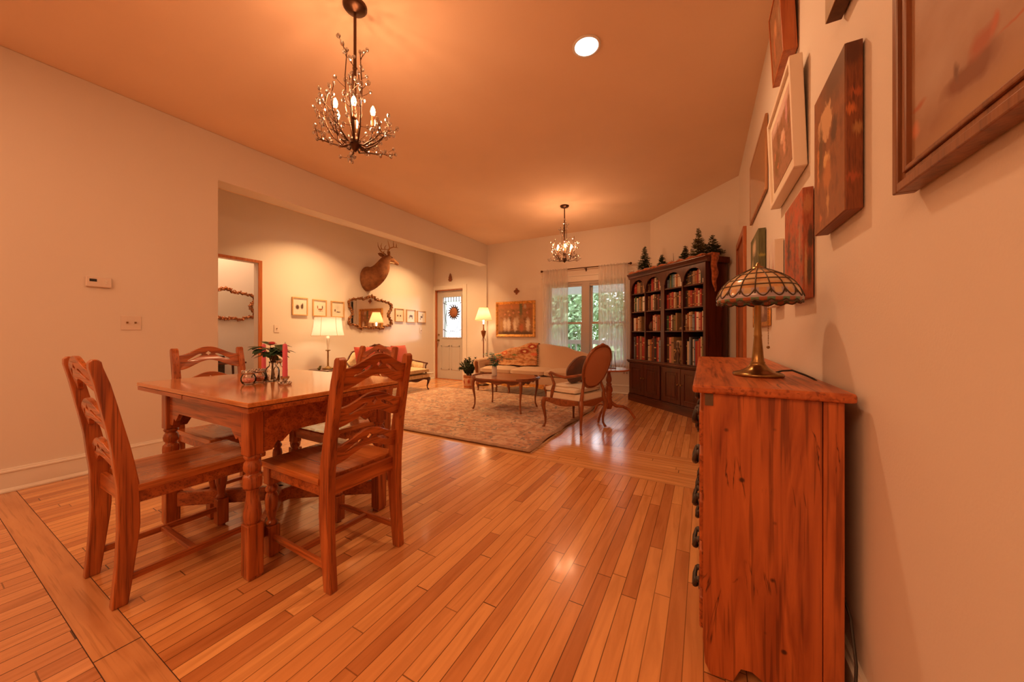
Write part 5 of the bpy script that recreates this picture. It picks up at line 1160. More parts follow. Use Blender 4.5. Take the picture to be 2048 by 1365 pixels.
# deer head
deerm, n_, l_, b_ = newmat('deer_hide')
tc = n_.new('ShaderNodeTexCoord'); t1 = n_.new('ShaderNodeTexNoise'); t1.inputs['Scale'].default_value = 14; t1.inputs['Detail'].default_value = 6
l_.new(tc.outputs['Object'], t1.inputs['Vector']); r_ = ramp(n_, [(0.3, (0.17, 0.058, 0.018)), (0.7, (0.32, 0.125, 0.042))]); l_.new(t1.outputs['Fac'], r_.inputs['Fac'])
l_.new(r_.outputs['Color'], b_.inputs['Base Color']); b_.inputs['Roughness'].default_value = 0.9
t = thing('deer_head_mount', 'mounted deer head with antlers on the cream wall above the rococo mirror', 'deer mount', (XD, 4.47, 2.10))
mb = MB()
def dring(c, n, a, b, k=20, egg=0.0):
    n = Vector(n).normalized(); up = Vector((0, 0, 1)); v = (up-n*up.dot(n))
    if v.length < 0.2: v = Vector((1, 0, 0))-n*n.x
    v.normalize(); u = v.cross(n).normalized(); c = Vector(c)
    return [tuple(c+u*a*math.cos(2*PI*i/k)*(1+egg*math.sin(2*PI*i/k))+v*b*math.sin(2*PI*i/k)) for i in range(k)]
D0 = [((0.004, -0.05, -0.02), (1, 0, 0), 0.165, 0.235), ((0.06, -0.06, -0.02), (1, 0, 0.05), 0.170, 0.235), ((0.14, -0.05, 0.00), (0.9, 0.15, 0.3), 0.160, 0.215), ((0.22, 0.00, 0.06), (0.6, 0.4, 0.7), 0.130, 0.180),
      ((0.265, 0.050, 0.150), (0.25, 0.40, 0.85), 0.105, 0.150), ((0.285, 0.090, 0.240), (0.1, 0.42, 0.9), 0.086, 0.128), ((0.295, 0.120, 0.315), (0.05, 0.6, 0.75), 0.076, 0.108), ((0.300, 0.155, 0.372), (0, 0.9, 0.3), 0.070, 0.085),
      ((0.303, 0.215, 0.378), (0, 1, -0.15), 0.062, 0.074), ((0.305, 0.270, 0.362), (0, 1, -0.30), 0.048, 0.058), ((0.305, 0.325, 0.343), (0, 1, -0.30), 0.036, 0.044), ((0.305, 0.375, 0.328), (0, 1, -0.30), 0.031, 0.038), ((0.305, 0.412, 0.318), (0, 1, -0.3), 0.027, 0.032), ((0.305, 0.428, 0.313), (0, 1, -0.3), 0.016, 0.019)]
mb.loft([dring(c, n, a, b) for c, n, a, b in D0]); body = mb.build('head_and_neck', deerm, t, subd=1)
cream_fur = plain('cream_throat_fur', (0.62, 0.42, 0.24), 0.95)
for s in (-1, 1):
    mb = MB(); e0 = Vector((0.300+s*0.055, 0.135, 0.425)); rings = []
    dirv = Vector((s*0.75, -0.45, 0.35)).normalized(); side = dirv.cross(Vector((0, 1, 0.3))).normalized(); nn = side.cross(dirv)
    for u, w in ((0, 0.018), (0.25, 0.034), (0.5, 0.040), (0.75, 0.030), (1.0, 0.004)):
        c = e0+dirv*0.13*u; rings.append([tuple(c+side*w*math.cos(a)+nn*0.012*math.sin(a)*(1 if math.sin(a) > 0 else 0.3)) for a in [2*PI*i/10 for i in range(10)]])
    mb.loft(rings); mb.build('ear', deerm, t)
    mb = MB(); mb.sphere((0.303+s*0.055, 0.222, 0.398), 0.013, 10, 8); mb.build('eye', M['black'], t)
mb = MB(); mb.sphere((0.305, 0.425, 0.322), 0.020, 10, 8, sx=1.1, sy=0.7); mb.build('nose', M['black'], t)
mb = MB(); mb.loft([dring((0.300, 0.110, 0.250), (0, 0.5, 0.9), 0.045, 0.03, 10), dring((0.300, 0.200, 0.312), (0, 0.9, 0.4), 0.045, 0.022, 10), dring((0.305, 0.300, 0.312), (0, 1, -0.2), 0.030, 0.014, 10), dring((0.305, 0.340, 0.312), (0, 1, -0.2), 0.012, 0.006, 10)]); mb.build('throat_patch', cream_fur, t)
ant = plain('antler', (0.40, 0.19, 0.07), 0.5, var=0.3, vscale=20)
for s in (-1, 1):
    mb = MB(); o_ = Vector((0.300+s*0.035, 0.155, 0.448))
    main = [o_, o_+Vector((s*0.025, -0.04, 0.03)), o_+Vector((s*0.08, -0.06, 0.08)), o_+Vector((s*0.125, -0.01, 0.12)), o_+Vector((s*0.12, 0.08, 0.135)), o_+Vector((s*0.08, 0.16, 0.15))]
    # catmull subdivision
    pts = []
    for i in range(len(main)-1):
        p0, p1, p2, p3 = main[max(i-1, 0)], main[i], main[i+1], main[min(i+2, len(main)-1)]
        for q in (0, 0.25, 0.5, 0.75): pts.append(0.5*((2*p1)+(-p0+p2)*q+(2*p0-5*p1+4*p2-p3)*q*q+(-p0+3*p1-3*p2+p3)*q**3))
    pts.append(main[-1]); mb.tube(pts, [lerp(0.015, 0.003, (i/len(pts))**1.2) for i in range(len(pts))], 8)
    for i, d in ((3, (s*0.01, 0.04, 0.08)), (9, (s*0.005, -0.05, 0.14)), (13, (s*-0.01, 0.00, 0.12)), (16, (s*-0.02, 0.02, 0.09))):
        p = pts[i]; d = Vector(d); mb.tube([p, p+d*0.5+Vector((s*0.012, -0.01, 0)), p+d], [0.009, 0.007, 0.0018], 6)
    mb.build('antler', ant, t)
# ornaments
y_ = YF-0.003
t = thing('wall_ornament', 'small carved tree-shaped wall ornament above the front door', 'ornament', (-5.05, y_, 2.24))
mb = MB(); mb.prism([(0, 0.19), (0.03, 0.14), (0.022, 0.14), (0.05, 0.085), (0.035, 0.085), (0.058, 0.03), (0.03, 0.025), (0.035, 0), (-0.035, 0), (-0.03, 0.025), (-0.058, 0.03), (-0.035, 0.085), (-0.05, 0.085), (-0.022, 0.14), (-0.03, 0.14)], -0.014, 0.001, 'xz'); mb.build('carving', M['walnut_z'], t, bevel=0.002)
t = thing('wall_ornament', 'small carved brown cross-shaped ornament above the gilt-framed painting', 'ornament', (-3.339, y_, 1.915))
mb = MB()
for k in range(4):
    a = k*PI/2; mb.sphere((0.042*math.cos(a), -0.008, 0.042*math.sin(a)), 0.026, 10, 8, sy=0.4)
mb.sphere((0, -0.012, 0), 0.022, 10, 8, sy=0.6)
for k in range(4):
    a = k*PI/2+PI/4; mb.sphere((0.034*math.cos(a), -0.008, 0.034*math.sin(a)), 0.010, 8, 6, sy=0.5)
mb.build('carving', M['walnut_z'], t)
t = thing('door_wreath', 'sun-shaped wreath with dark curved rays hanging on the front door glass', 'wreath', (-4.975, 6.285, 1.535))
mb = MB(); mb.lathe([(0.002, -0.012), (0.115, -0.010), (0.120, 0), (0.115, 0.006), (0.002, 0.006)], seg=28, fn=lambda x, y, z: (x, z, y)); mb.build('disc', plain('rust_disc', (0.34, 0.12, 0.05), 0.7, var=0.3, vscale=12), t)
mb = MB()
for k in range(16):
    a = k*PI/8; p = lambda r, o: (r*math.cos(a+o), 0, r*math.sin(a+o))
    mb.tube([p(0.110, 0), p(0.150, 0.06), p(0.182, 0.20)], [0.026, 0.019, 0.003], 6, flat=0.8)
mb.build('rays', plain('dark_wreath_metal', (0.06, 0.045, 0.06), 0.6), t)

# ------------------------------------------------------------------ painting on the far wall
dress = (0.78, 0.64, 0.48)
art = picture('garden_party_paint', [(0.18, 0.08, 0.03), (0.40, 0.18, 0.07), (0.28, 0.14, 0.05)], [(0.5, 0.92, 0.7, 0.14, (0.50, 0.20, 0.07), 0.4), (0.5, 0.04, 0.9, 0.12, (0.12, 0.06, 0.03), 0.4), (0.66, 0.85, 0.06, 0.4, (0.14, 0.13, 0.06), 0.4), (0.92, 0.6, 0.07, 0.35, (0.36, 0.14, 0.05), 0.3)]
 + [(u, 0.32, 0.075, 0.26, dress, 0.45) for u in (0.20, 0.31, 0.50, 0.86)] + [(0.56, 0.42, 0.07, 0.22, (0.56, 0.40, 0.26), 0.4)]
 + [(u, v, 0.03, 0.05, (0.60, 0.26, 0.14), 0.5) for u, v in ((0.20, 0.66), (0.33, 0.64), (0.45, 0.70), (0.60, 0.72), (0.84, 0.70))] + [(0.68, 0.22, 0.07, 0.16, (0.50, 0.14, 0.05), 0.4), (0.10, 0.30, 0.08, 0.25, (0.52, 0.28, 0.08), 0.3), (0.30, 0.76, 0.05, 0.04, (0.66, 0.42, 0.16), 0.4), (0.40, 0.9, 0.04, 0.1, (0.6, 0.22, 0.08), 0.4), (0.78, 0.9, 0.05, 0.1, (0.5, 0.42, 0.3), 0.3)], (0, 2), False, 0.5, 7, 0.05)
t = thing('framed_painting', 'gilt-framed painting of ladies in pale dresses above the sofa', 'picture', (-3.37, YF, 0.985))
mb = MB(); hw_, hh_, bar = 0.455, 0.73, 0.055
prof = [(0.0, 0.002), (0.0, 0.022), (0.012, 0.040), (0.030, 0.034), (0.042, 0.020), (0.055, 0.016), (0.055, 0.002)]
cor = [(-hw_, 0), (hw_, 0), (hw_, hh_), (-hw_, hh_)]; inn = [(1, 1), (-1, 1), (-1, -1), (1, -1)]
rings = [[(c[0]+i[0]*d, -h, c[1]+i[1]*d) for d, h in prof] for c, i in zip(cor, inn)]; rings.append(rings[0]); mb.loft(rings, False, cap=False); mb.build('frame', M['gilt'], t)
mb = MB(); mb.box(-hw_+0.05, hw_-0.05, -0.012, -0.004, 0.05, hh_-0.05); mb.build('canvas', art, t)

# ------------------------------------------------------------------ curtains
t = thing('curtain_rod', 'dark metal curtain rod with ball finials above the window', 'curtain rod', (-1.91, 6.15, 2.25))
mb = MB(); mb.tube([(-0.80, 0, 0), (0.80, 0, 0)], 0.0095, 8)
mb.build('rod', M['iron'], t)
for s in (-1, 1):
    mb = MB(); mb.sphere((s*0.825, 0, 0), 0.022, 10, 8); mb.tube([(s*0.795, 0, 0), (s*0.81, 0, 0)], 0.013, 8); mb.build('finial', M['iron'], t)
for x in (-0.74, 0.02, 0.74):
    mb = MB(); mb.tube([(x, 0, -0.008), (x, 0.05, -0.02), (x, 0.105, -0.02)], 0.006, 6); mb.box(x-0.012, x+0.012, 0.102, 0.109, -0.05, 0.01); mb.build('bracket', M['iron'], t)
def curtain(lab, x0, x1, seed):
    rr = random.Random(seed); mb = MB(); n = 110; rows = []
    ph = [rr.uniform(0, 6) for _ in range(4)]
    for j, z in enumerate((2.275, 2.262, 2.24, 2.0, 1.6, 1.2, 0.8, 0.43)):
        row = []; am = 0.012 if j < 3 else 0.026
        for i in range(n+1):
            u = i/n; x = x0+(x1-x0)*u
            y = 6.15+am*math.sin(u*2*PI*9+ph[0])+am*0.5*math.sin(u*2*PI*4.3+ph[1])
            if j in (1, 2): y = 6.15-0.012+0.003*math.sin(u*60)
            row.append((x, y, z))
        rows.append(row)
    mb.loft(rows, True, cap=False, closed=False); return tag(mb.build('sheer_curtain', M['curtain']), lab, 'curtain', 'sheer curtains')
curtain('left sheer white curtain panel, next to the gilt-framed painting', -2.70, -2.21, 1)
curtain('right sheer white curtain panel, next to the bookcase', -1.63, -1.13, 2)
# ------------------------------------------------------------------ rug
m, n, l, b = newmat('faded_rug'); tc = n.new('ShaderNodeTexCoord')
def MA(op, a, bb=None):
    x = n.new('ShaderNodeMath'); x.operation = op
    for i, v in enumerate((a, bb)):
        if v is None: continue
        if isinstance(v, (int, float)): x.inputs[i].default_value = v
        else: l.new(v, x.inputs[i])
    return x.outputs[0]
def NZ(scale, det, dist=0.0):
    t = n.new('ShaderNodeTexNoise'); t.inputs['Scale'].default_value = scale; t.inputs['Detail'].default_value = det; t.inputs['Distortion'].default_value = dist
    l.new(tc.outputs['Object'], t.inputs['Vector']); return t.outputs['Fac']
r1 = ramp(n, [(0.36, (0.44, 0.22, 0.14)), (0.5, (0.56, 0.34, 0.23)), (0.64, (0.64, 0.46, 0.32))]); l.new(NZ(7, 5, 1.5), r1.inputs['Fac'])
vor = n.new('ShaderNodeTexVoronoi'); vor.inputs['Scale'].default_value = 6.5; l.new(tc.outputs['Object'], vor.inputs['Vector'])
def MIX(fac, a, c2):
    x = n.new('ShaderNodeMix'); x.data_type = 'RGBA'; l.new(fac, x.inputs['Factor']); l.new(a, x.inputs['A']); x.inputs['B'].default_value = col4(c2); return x.outputs['Result']
r2 = ramp(n, [(0.20, (0, 0, 0)), (0.24, (0.55, 0.55, 0.55)), (0.30, (0, 0, 0))]); l.new(vor.outputs['Distance'], r2.inputs['Fac'])
cur = MIX(r2.outputs['Color'], r1.outputs['Color'], (0.36, 0.20, 0.13))
r3 = ramp(n, [(0.56, (0, 0, 0)), (0.62, (0.85, 0.85, 0.85))]); l.new(NZ(9, 4, 2.5), r3.inputs['Fac']); cur = MIX(r3.outputs['Color'], cur, (0.18, 0.17, 0.17))
r3 = ramp(n, [(0.60, (0, 0, 0)), (0.66, (0.6, 0.6, 0.6))]); l.new(NZ(19, 3, 2.0), r3.inputs['Fac']); cur = MIX(r3.outputs['Color'], cur, (0.56, 0.32, 0.16))
sp = n.new('ShaderNodeSeparateXYZ'); l.new(tc.outputs['Object'], sp.inputs[0])
RW, RL = 1.56, 1.29
dx = MA('SUBTRACT', RW, MA('ABSOLUTE', sp.outputs[0])); dy = MA('SUBTRACT', RL, MA('ABSOLUTE', sp.outputs[1])); de = MA('MINIMUM', dx, dy)
r4 = ramp(n, [(0.0, (0.7, 0.7, 0.7)), (0.05, (0.7, 0.7, 0.7)), (0.055, (0, 0, 0)), (0.30, (0, 0, 0)), (0.305, (0.6, 0.6, 0.6)), (0.33, (0.6, 0.6, 0.6)), (0.335, (0, 0, 0)), (1, (0, 0, 0))]); l.new(de, r4.inputs['Fac'])
cur = MIX(r4.outputs['Color'], cur, (0.34, 0.20, 0.13))
l.new(cur, b.inputs['Base Color']); b.inputs['Roughness'].default_value = 0.95
bp = n.new('ShaderNodeBump'); bp.inputs['Strength'].default_value = 0.3; bp.inputs['Distance'].default_value = 0.004; l.new(NZ(150, 2), bp.inputs['Height']); l.new(bp.outputs['Normal'], b.inputs['Normal'])
t = thing('area_rug', 'large faded rose and tan patterned rug under the coffee table', 'rug', (-1.335-RW, 2.74+RL, 0.0))
mb = MB(); rows = []
def rz(x, y): return 0.009+(0.012*max(0, math.sin((y+RL)*2.7))*smoothstep((x-(RW-0.12))/0.12))
for i in range(41):
    x = -RW+2*RW*i/40; rows.append([(x+(0.012*math.sin(j*0.7) if i == 40 else 0), -RL+2*RL*j/40, rz(x, -RL+2*RL*j/40)) for j in range(41)])
mb.loft(rows, True, cap=False, closed=False)
o = mb.build('pile', m, t); sl = o.modifiers.new('s', 'SOLIDIFY'); sl.thickness = 0.008; sl.offset = -1
mb = MB(); rr = random.Random(4)
for k in range(320):
    y = -RL+2*RL*k/319; a = rr.uniform(-0.015, 0.015)
    mb.add([(RW+0.008, y-0.003, rz(RW, y)), (RW+0.008, y+0.003, rz(RW, y)), (RW+0.035+rr.uniform(-0.008, 0.008), y+a, 0.003)], [(0, 1, 2)])
fr = mb.build('fringe', plain('rug_fringe', (0.62, 0.46, 0.30), 0.9), t); fr['kind'] = 'stuff'

# ------------------------------------------------------------------ helpers for carved furniture
def cabriole(mb, x, y, z1, dx, dy, r=0.022, knee=0.03, foot=0.02, s=1.0, seg=10):
    """cabriole leg: knee pushed out along (dx, dy), narrow ankle, scroll foot"""
    d = Vector((dx, dy, 0)).normalized(); P_ = []; R_ = []
    for u, off, rad in ((0.0, 0.0, 1.25), (0.12, knee*0.9, 1.30), (0.25, knee, 1.10), (0.45, knee*0.45, 0.80), (0.65, -knee*0.10, 0.62), (0.82, -knee*0.05, 0.52), (0.92, foot*0.8, 0.60), (0.97, foot*1.5, 0.72), (1.0, foot*1.5, 0.45)):
        P_.append((x+d.x*off, y+d.y*off, z1*(1-u)+0.006*(u == 1.0))); R_.append(r*rad*s)
    mb.tube(P_, R_, seg, up=(d.y, -d.x, 0)); return mb
def cushion(mb, x0, x1, y0, y1, z0, z1, bulge=0.02, n=8, pw=0.35):
    """soft box: rounded edges, bulged top and bottom"""
    for top in (1, -1):
        rows = []
        for i in range(n+1):
            row = []
            for j in range(n+1):
                u = -1+2*i/n; v = -1+2*j/n; e = (1-abs(u)**5)*(1-abs(v)**5)
                zc = (z0+z1)/2; h = (z1-z0)/2
                # squeeze the outline slightly at the corners
                x = (x0+x1)/2+(x1-x0)/2*u*(1-0.02*v*v); y = (y0+y1)/2+(y1-y0)/2*v*(1-0.02*u*u)
                row.append((x, y, zc+top*(h*(0.45+0.55*max(0, e)**pw)+bulge*max(0, (1-u*u)*(1-v*v)))))
            rows.append(row)
        mb.loft(rows, True, cap=False, closed=False)
        if top == 1: T_ = rows
        else: Bm = rows
    per = [(i, 0) for i in range(n)]+[(n, j) for j in range(n)]+[(i, n) for i in range(n, 0, -1)]+[(0, j) for j in range(n, 0, -1)]
    a = [T_[i][j] for i, j in per]; c = [Bm[i][j] for i, j in per]
    mb.loft([c, a], True, cap=False); return mb
def pillow(mb, w, h, d, fn, n=12):
    for s in (1, -1):
        rows = []
        for i in range(n+1):
            row = []
            for j in range(n+1):
                u = -1+2*i/n; v = -1+2*j/n; k = 1-0.06*(1-u*u)*0-0.05*(1-abs(v))*abs(u)**3
                t_ = max(0, (1-u**4)*(1-v**4))**0.5
                row.append(fn(w/2*u*(1-0.07*(1-v*v)*0.6), s*d/2*t_, h/2*v*(1-0.07*(1-u*u)*0.6)))
            rows.append(row)
        mb.loft(rows, True, cap=False, closed=False)
    return mb

# ------------------------------------------------------------------ coffee table
t = thing('coffee_table', 'oval-ended walnut coffee table with cabriole legs on the rug', 'coffee table', (-2.42, 4.20, 0.009), 0.02)
def ct_outline(a, b_, n=64, wav=0.012):
    out = []
    for i in range(n):
        th = 2*PI*i/n; c, s_ = math.cos(th), math.sin(th); r = (abs(c)**3.2+abs(s_)**3.2)**(-1/3.2)
        out.append((a*r*c*(1+wav*math.cos(4*th)), b_*r*s_*(1+wav*math.cos(4*th))))
    return out
mb = MB(); mb.prism(ct_outline(0.475, 0.335), 0.425, 0.445, 'xy'); mb.build('tabletop', M['walnut_x'], t, bevel=0.005)
for s in (-1, 1):   # raised rim at both ends
    mb = MB()
    pts = [p for p in ct_outline(0.462, 0.322, 96) if s*p[0] > 0.30]; pts.sort(key=lambda p: p[1]); mb.tube([(p[0], p[1], 0.452) for p in pts], 0.008, 6); mb.build('rim', M['walnut_x'], t)
mb = MB(); L_, W_ = 0.355, 0.245
wv = lambda u: 0.022*math.cos(u*PI*3)*(1-0.0*u)+0.012*math.cos(u*PI)
for y in (-W_-0.004, W_-0.012):
    top = [(-L_, 0.425), (L_, 0.425)]; bot = [(L_*(1-2*i/24), 0.375-wv(1-2*i/24)*0.6) for i in range(25)]; mb.prism(top+bot, y, y+0.016, 'xz')
for x in (-L_-0.004, L_-0.012):
    top = [(-W_, 0.425), (W_, 0.425)]; bot = [(W_*(1-2*i/24), 0.375-wv(1-2*i/24)*0.6) for i in range(25)]; mb.prism(top+bot, x, x+0.016, 'yz')
mb.build('apron', M['walnut_x'], t, bevel=0.002)
for sx in (-1, 1):
    for sy in (-1, 1):
        mb = MB(); cabriole(mb, sx*(L_-0.005), sy*(W_-0.005), 0.43, sx, sy, 0.019, 0.026, 0.016); mb.build('leg', M['walnut_z'], t)
t = thing('flower_vase', 'slim ribbed white vase of eucalyptus sprigs on the coffee table', 'vase', (-2.60, 4.20, 0.4545))
mb = MB(); mb.lathe([(0.030, 0.0), (0.034, 0.006), (0.036, 0.06), (0.034, 0.12), (0.032, 0.145), (0.028, 0.146), (0.030, 0.12), (0.031, 0.02), (0.002, 0.012)], seg=24, rib=0.03, ribn=12); mb.build('body', M['trim'], t)
rr = random.Random(17); mb = MB(); lv = MB()
for k in range(11):
    a = k*2.4; R_ = rr.uniform(0.05, 0.17); z1 = rr.uniform(0.22, 0.35)
    P_ = [Vector((0.01*math.cos(a), 0.01*math.sin(a), 0.05)), Vector((0.02*math.cos(a), 0.02*math.sin(a), 0.15)), Vector((R_*0.6*math.cos(a), R_*0.6*math.sin(a), 0.15+(z1-0.15)*0.6)), Vector((R_*math.cos(a), R_*math.sin(a), z1))]
    mb.tube(P_, [0.002, 0.002, 0.0016, 0.001], 5)
    for j in range(7):
        q = P_[1].lerp(P_[2], j/3.5) if j < 3.5 else P_[2].lerp(P_[3], (j-3.5)/3.5)
        for s in (-1, 1): b2 = a+s*rr.uniform(0.6, 1.5); leaf(lv, q, (math.cos(b2), math.sin(b2), rr.uniform(-0.2, 0.5)), rr.uniform(0.040, 0.060), rr.uniform(0.026, 0.038), 0.2, 3)
mb.build('stems', M['stem'], t); lv.build('foliage', M['leaf_teal'], t)

# ------------------------------------------------------------------ sofa
SX0, SX1 = -3.72, -1.52; SW = SX1-SX0; SC = (SX0+SX1)/2
t = thing('sofa', 'long cream camelback sofa under the gilt-framed painting', 'sofa', (SC, 5.62, 0)); hw_ = SW/2
def ztop(x): return interp(x, [(-hw_, 0.600), (-0.98, 0.640), (-0.60, 0.760), (-0.20, 0.862), (0.05, 0.868), (0.42, 0.825), (0.72, 0.745), (0.92, 0.700), (hw_, 0.640)])
mb = MB(); rows = []; nn_ = 44
prof_y = lambda z: 0.245+0.10*(z-0.3)
for i in range(nn_+1):
    x = -hw_+0.09+(SW-0.18)*i/nn_; zt = ztop(x)
    rows.append([(x, 0.10+0.13*((z_-0.30)/(0.56)), z_) for z_ in (0.28, 0.45, lerp(0.45, zt, 0.5), zt-0.035)]+[(x, 0.145+0.13*(zt-0.30)/0.56*0.85, zt-0.010), (x, 0.185+0.13*(zt-0.3)/0.56*0.8, zt), (x, 0.30, zt-0.010), (x, 0.335, zt-0.04), (x, 0.34, 0.20), (x, 0.20, 0.20)])
mb.loft(rows, True); mb.build('backrest', M['cream'], t)
for s in (-1, 1):   # scrolled arm with its wooden front
    mb = MB(); rings = []
    for y, k in ((-0.36, 0.93), (-0.34, 1.0), (-0.1, 1.0), (0.12, 1.0), (0.33, 1.0)):
        top = 0.585+0.05*smoothstep((y+0.1)/0.4)
        o_ = [(0.10, 0.20), (0.10, 0.42), (0.085, top-0.08), (0.10, top-0.03), (0.07, top), (0.02, top+0.012), (-0.03, top-0.005), (-0.055, top-0.05), (-0.045, top-0.10), (-0.015, top-0.15), (-0.01, 0.30), (0.0, 0.20)]
        cx = s*(hw_-0.055)
        rings.append([(cx-s*p[0]*k, y, 0.38+(p[1]-0.38)*k) for p in o_])
    mb.loft(rings, True); mb.build('arm', M['cream'], t)
    cx = s*(hw_-0.055); top = 0.585
    mb = MB(); o_ = [(0.065, 0.34), (0.062, 0.44), (0.050, top-0.09), (0.055, top-0.05), (0.030, top-0.030), (0.0, top-0.035), (-0.012, top-0.08), (0.0, 0.42), (0.02, 0.34)]
    mb.prism([(cx-s*p[0], p[1]) for p in o_], -0.380, -0.358, 'xz'); mb.build('arm_facing', M['walnut_z'], t, bevel=0.004)
mb = MB(); mb.box(-hw_+0.05, hw_-0.05, -0.345, 0.25, 0.18, 0.335); mb.build('seat_base', M['cream'], t, bevel=0.02)
cw = (SW-0.30)/3
for i in range(3):
    mb = MB(); x0 = -hw_+0.15+cw*i; cushion(mb, x0+0.003, x0+cw-0.003, -0.375, 0.12, 0.335, 0.455, 0.012); mb.build('seat_cushion', M['cream'], t)
mb = MB(); bot = [(hw_-0.06-(SW-0.12)*i/48, 0.150-0.022*math.cos(i/48*PI*6)) for i in range(49)]; mb.prism([(-hw_+0.06, 0.205), (hw_-0.06, 0.205)]+bot, -0.362, -0.340, 'xz')
for k in range(3): mb.tube([(-0.7+0.7*k-0.12, -0.365, 0.165), (-0.7+0.7*k, -0.368, 0.150), (-0.7+0.7*k+0.12, -0.365, 0.165)], [0.005, 0.014, 0.005], 6)
mb.build('carved_rail', M['gilt'], t)
for x in (-hw_+0.10, -0.35, 0.35, hw_-0.10):
    mb = MB(); cabriole(mb, x, -0.335, 0.19, 0, -1, 0.026, 0.025, 0.018); mb.build('leg', M['walnut_z'], t)
for x in (-hw_+0.10, hw_-0.10):
    mb = MB(); mb.tube([(x, 0.28, 0.20), (x, 0.31, 0.0)], [0.028, 0.018], 8); mb.build('rear_leg', M['walnut_z'], t)
# crochet throw over its left end
thm = picture('flower_throw', [(0.22, 0.13, 0.05), (0.46, 0.17, 0.06), (0.62, 0.36, 0.17), (0.42, 0.12, 0.05)], [
 (0.70, 0.62, 0.11, 0.13, (0.34, 0.05, 0.02), 0.7), (0.70, 0.62, 0.04, 0.05, (0.80, 0.60, 0.30), 0.6), (0.85, 0.84, 0.11, 0.13, (0.38, 0.05, 0.02), 0.7), (0.85, 0.84, 0.045, 0.055, (0.80, 0.60, 0.30), 0.6),
 (0.28, 0.52, 0.09, 0.10, (0.55, 0.10, 0.03), 0.6), (0.28, 0.52, 0.035, 0.04, (0.80, 0.55, 0.26), 0.6), (0.10, 0.82, 0.10, 0.12, (0.48, 0.06, 0.02), 0.5), (0.45, 0.80, 0.07, 0.06, (0.75, 0.20, 0.06), 0.5), (0.90, 0.50, 0.10, 0.09, (0.62, 0.14, 0.06), 0.5), (0.50, 0.45, 0.07, 0.05, (0.16, 0.22, 0.08), 0.4), (0.98, 0.66, 0.05, 0.14, (0.12, 0.16, 0.07), 0.5), (0.15, 0.40, 0.08, 0.05, (0.14, 0.18, 0.07), 0.5), (0.40, 0.25, 0.2, 0.05, (0.16, 0.12, 0.06), 0.4), (0.12, 0.20, 0.09, 0.08, (0.50, 0.10, 0.03), 0.5)], (0, 2), False, 0.95, 11, 0.05)
mb = MB(); rows = []; nu, nv = 30, 26
for i in range(nu+1):
    u = i/nu; row = []
    for j in range(nv+1):
        v = j/nv   # v: from the back of the sofa over its top down to the seat and its front
        x = -hw_+0.10+0.93*u-0.02*v; xb = x; zt = ztop(xb)
        if u > 0.9: x += (u-0.9)*v*0.9
        if v < 0.12: y, z = 0.345, zt-0.16+v/0.12*0.13
        elif v < 0.24: q = (v-0.12)/0.12; y, z = lerp(0.335, 0.13+0.13*(zt-0.30)/0.56*0.85, q), zt+0.006+0.006*math.sin(q*PI)-0.004*q
        elif v < 0.66: q = (v-0.24)/0.42; z = lerp(zt-0.02, 0.482, q); y = 0.088+0.13*((z-0.30)/0.56)+0.008*math.sin(q*9+u*5)
        else: q = (v-0.66)/0.34; y, z = 0.10-q*0.28*(1-0.75*u), 0.482+0.004*math.sin(q*6+u*7)-0.004*q
        row.append((x, y-0.006, z+0.006*math.sin(u*17)*math.sin(v*11)))
    rows.append(row)
mb.loft(rows, True, cap=False, closed=False)
t2 = thing('throw_blanket', 'multicoloured flower-patterned throw draped over the left end of the cream sofa', 'blanket', (SC, 5.62, 0))
o = mb.build('knit', thm, t2); sd = o.modifiers.new('s', 'SOLIDIFY'); sd.thickness = 0.008; sd.offset = 1
mb = MB(); k0 = rows[-1]
for p in k0[::1]: mb.tube([p, (p[0]+0.03, p[1]-0.004, p[2]-0.012)], [0.006, 0.002], 5)
mb.build('tassels', plain('throw_trim', (0.14, 0.10, 0.05), 0.9), t2)

# ------------------------------------------------------------------ loveseat by the alcove wall
t = thing('loveseat', 'small gold-upholstered settee with carved dark wood frame below the rococo mirror', 'settee', (-4.86, 4.31, 0), PI/2); hw_ = 0.71
zt2 = lambda x: interp(x, [(-0.71, 0.50), (-0.60, 0.60), (-0.48, 0.745), (-0.30, 0.79), (0, 0.835), (0.30, 0.79), (0.48, 0.745), (0.60, 0.60), (0.71, 0.50)])
mb = MB(); rows = []
for i in range(33):
    x = -0.64+1.28*i/32; zt = zt2(x); rows.append([(x, 0.22+0.10*(z_-0.3), z_) for z_ in (0.28, 0.45, lerp(0.45, zt, 0.6), zt-0.01)]+[(x, 0.33, zt-0.01), (x, 0.33, 0.28)])
mb.loft(rows, True); mb.build('backrest', M['damask'], t)
mb = MB(); P_ = [(x, 0.29+0.04*math.cos(x*2), zt2(x)+0.004) for x in [-0.62+1.24*i/30 for i in range(31)]]
L2 = [(0.70, -0.24, 0.49), (0.715, -0.10, 0.505), (0.70, 0.10, 0.53), (0.66, 0.22, 0.575)]; R2 = [(-x, y, z) for x, y, z in L2]
mb.tube(R2+P_+L2[::-1], 0.014, 8); mb.sphere((0.70, -0.25, 0.485), 0.022); mb.sphere((-0.70, -0.25, 0.485), 0.022)
mb.tube([(-0.10, 0.30, 0.835), (-0.05, 0.30, 0.858), (0, 0.30, 0.848), (0.05, 0.30, 0.858), (0.10, 0.30, 0.835)], 0.012, 8)
mb.build('carved_top_rail', M['mahog_x'], t)
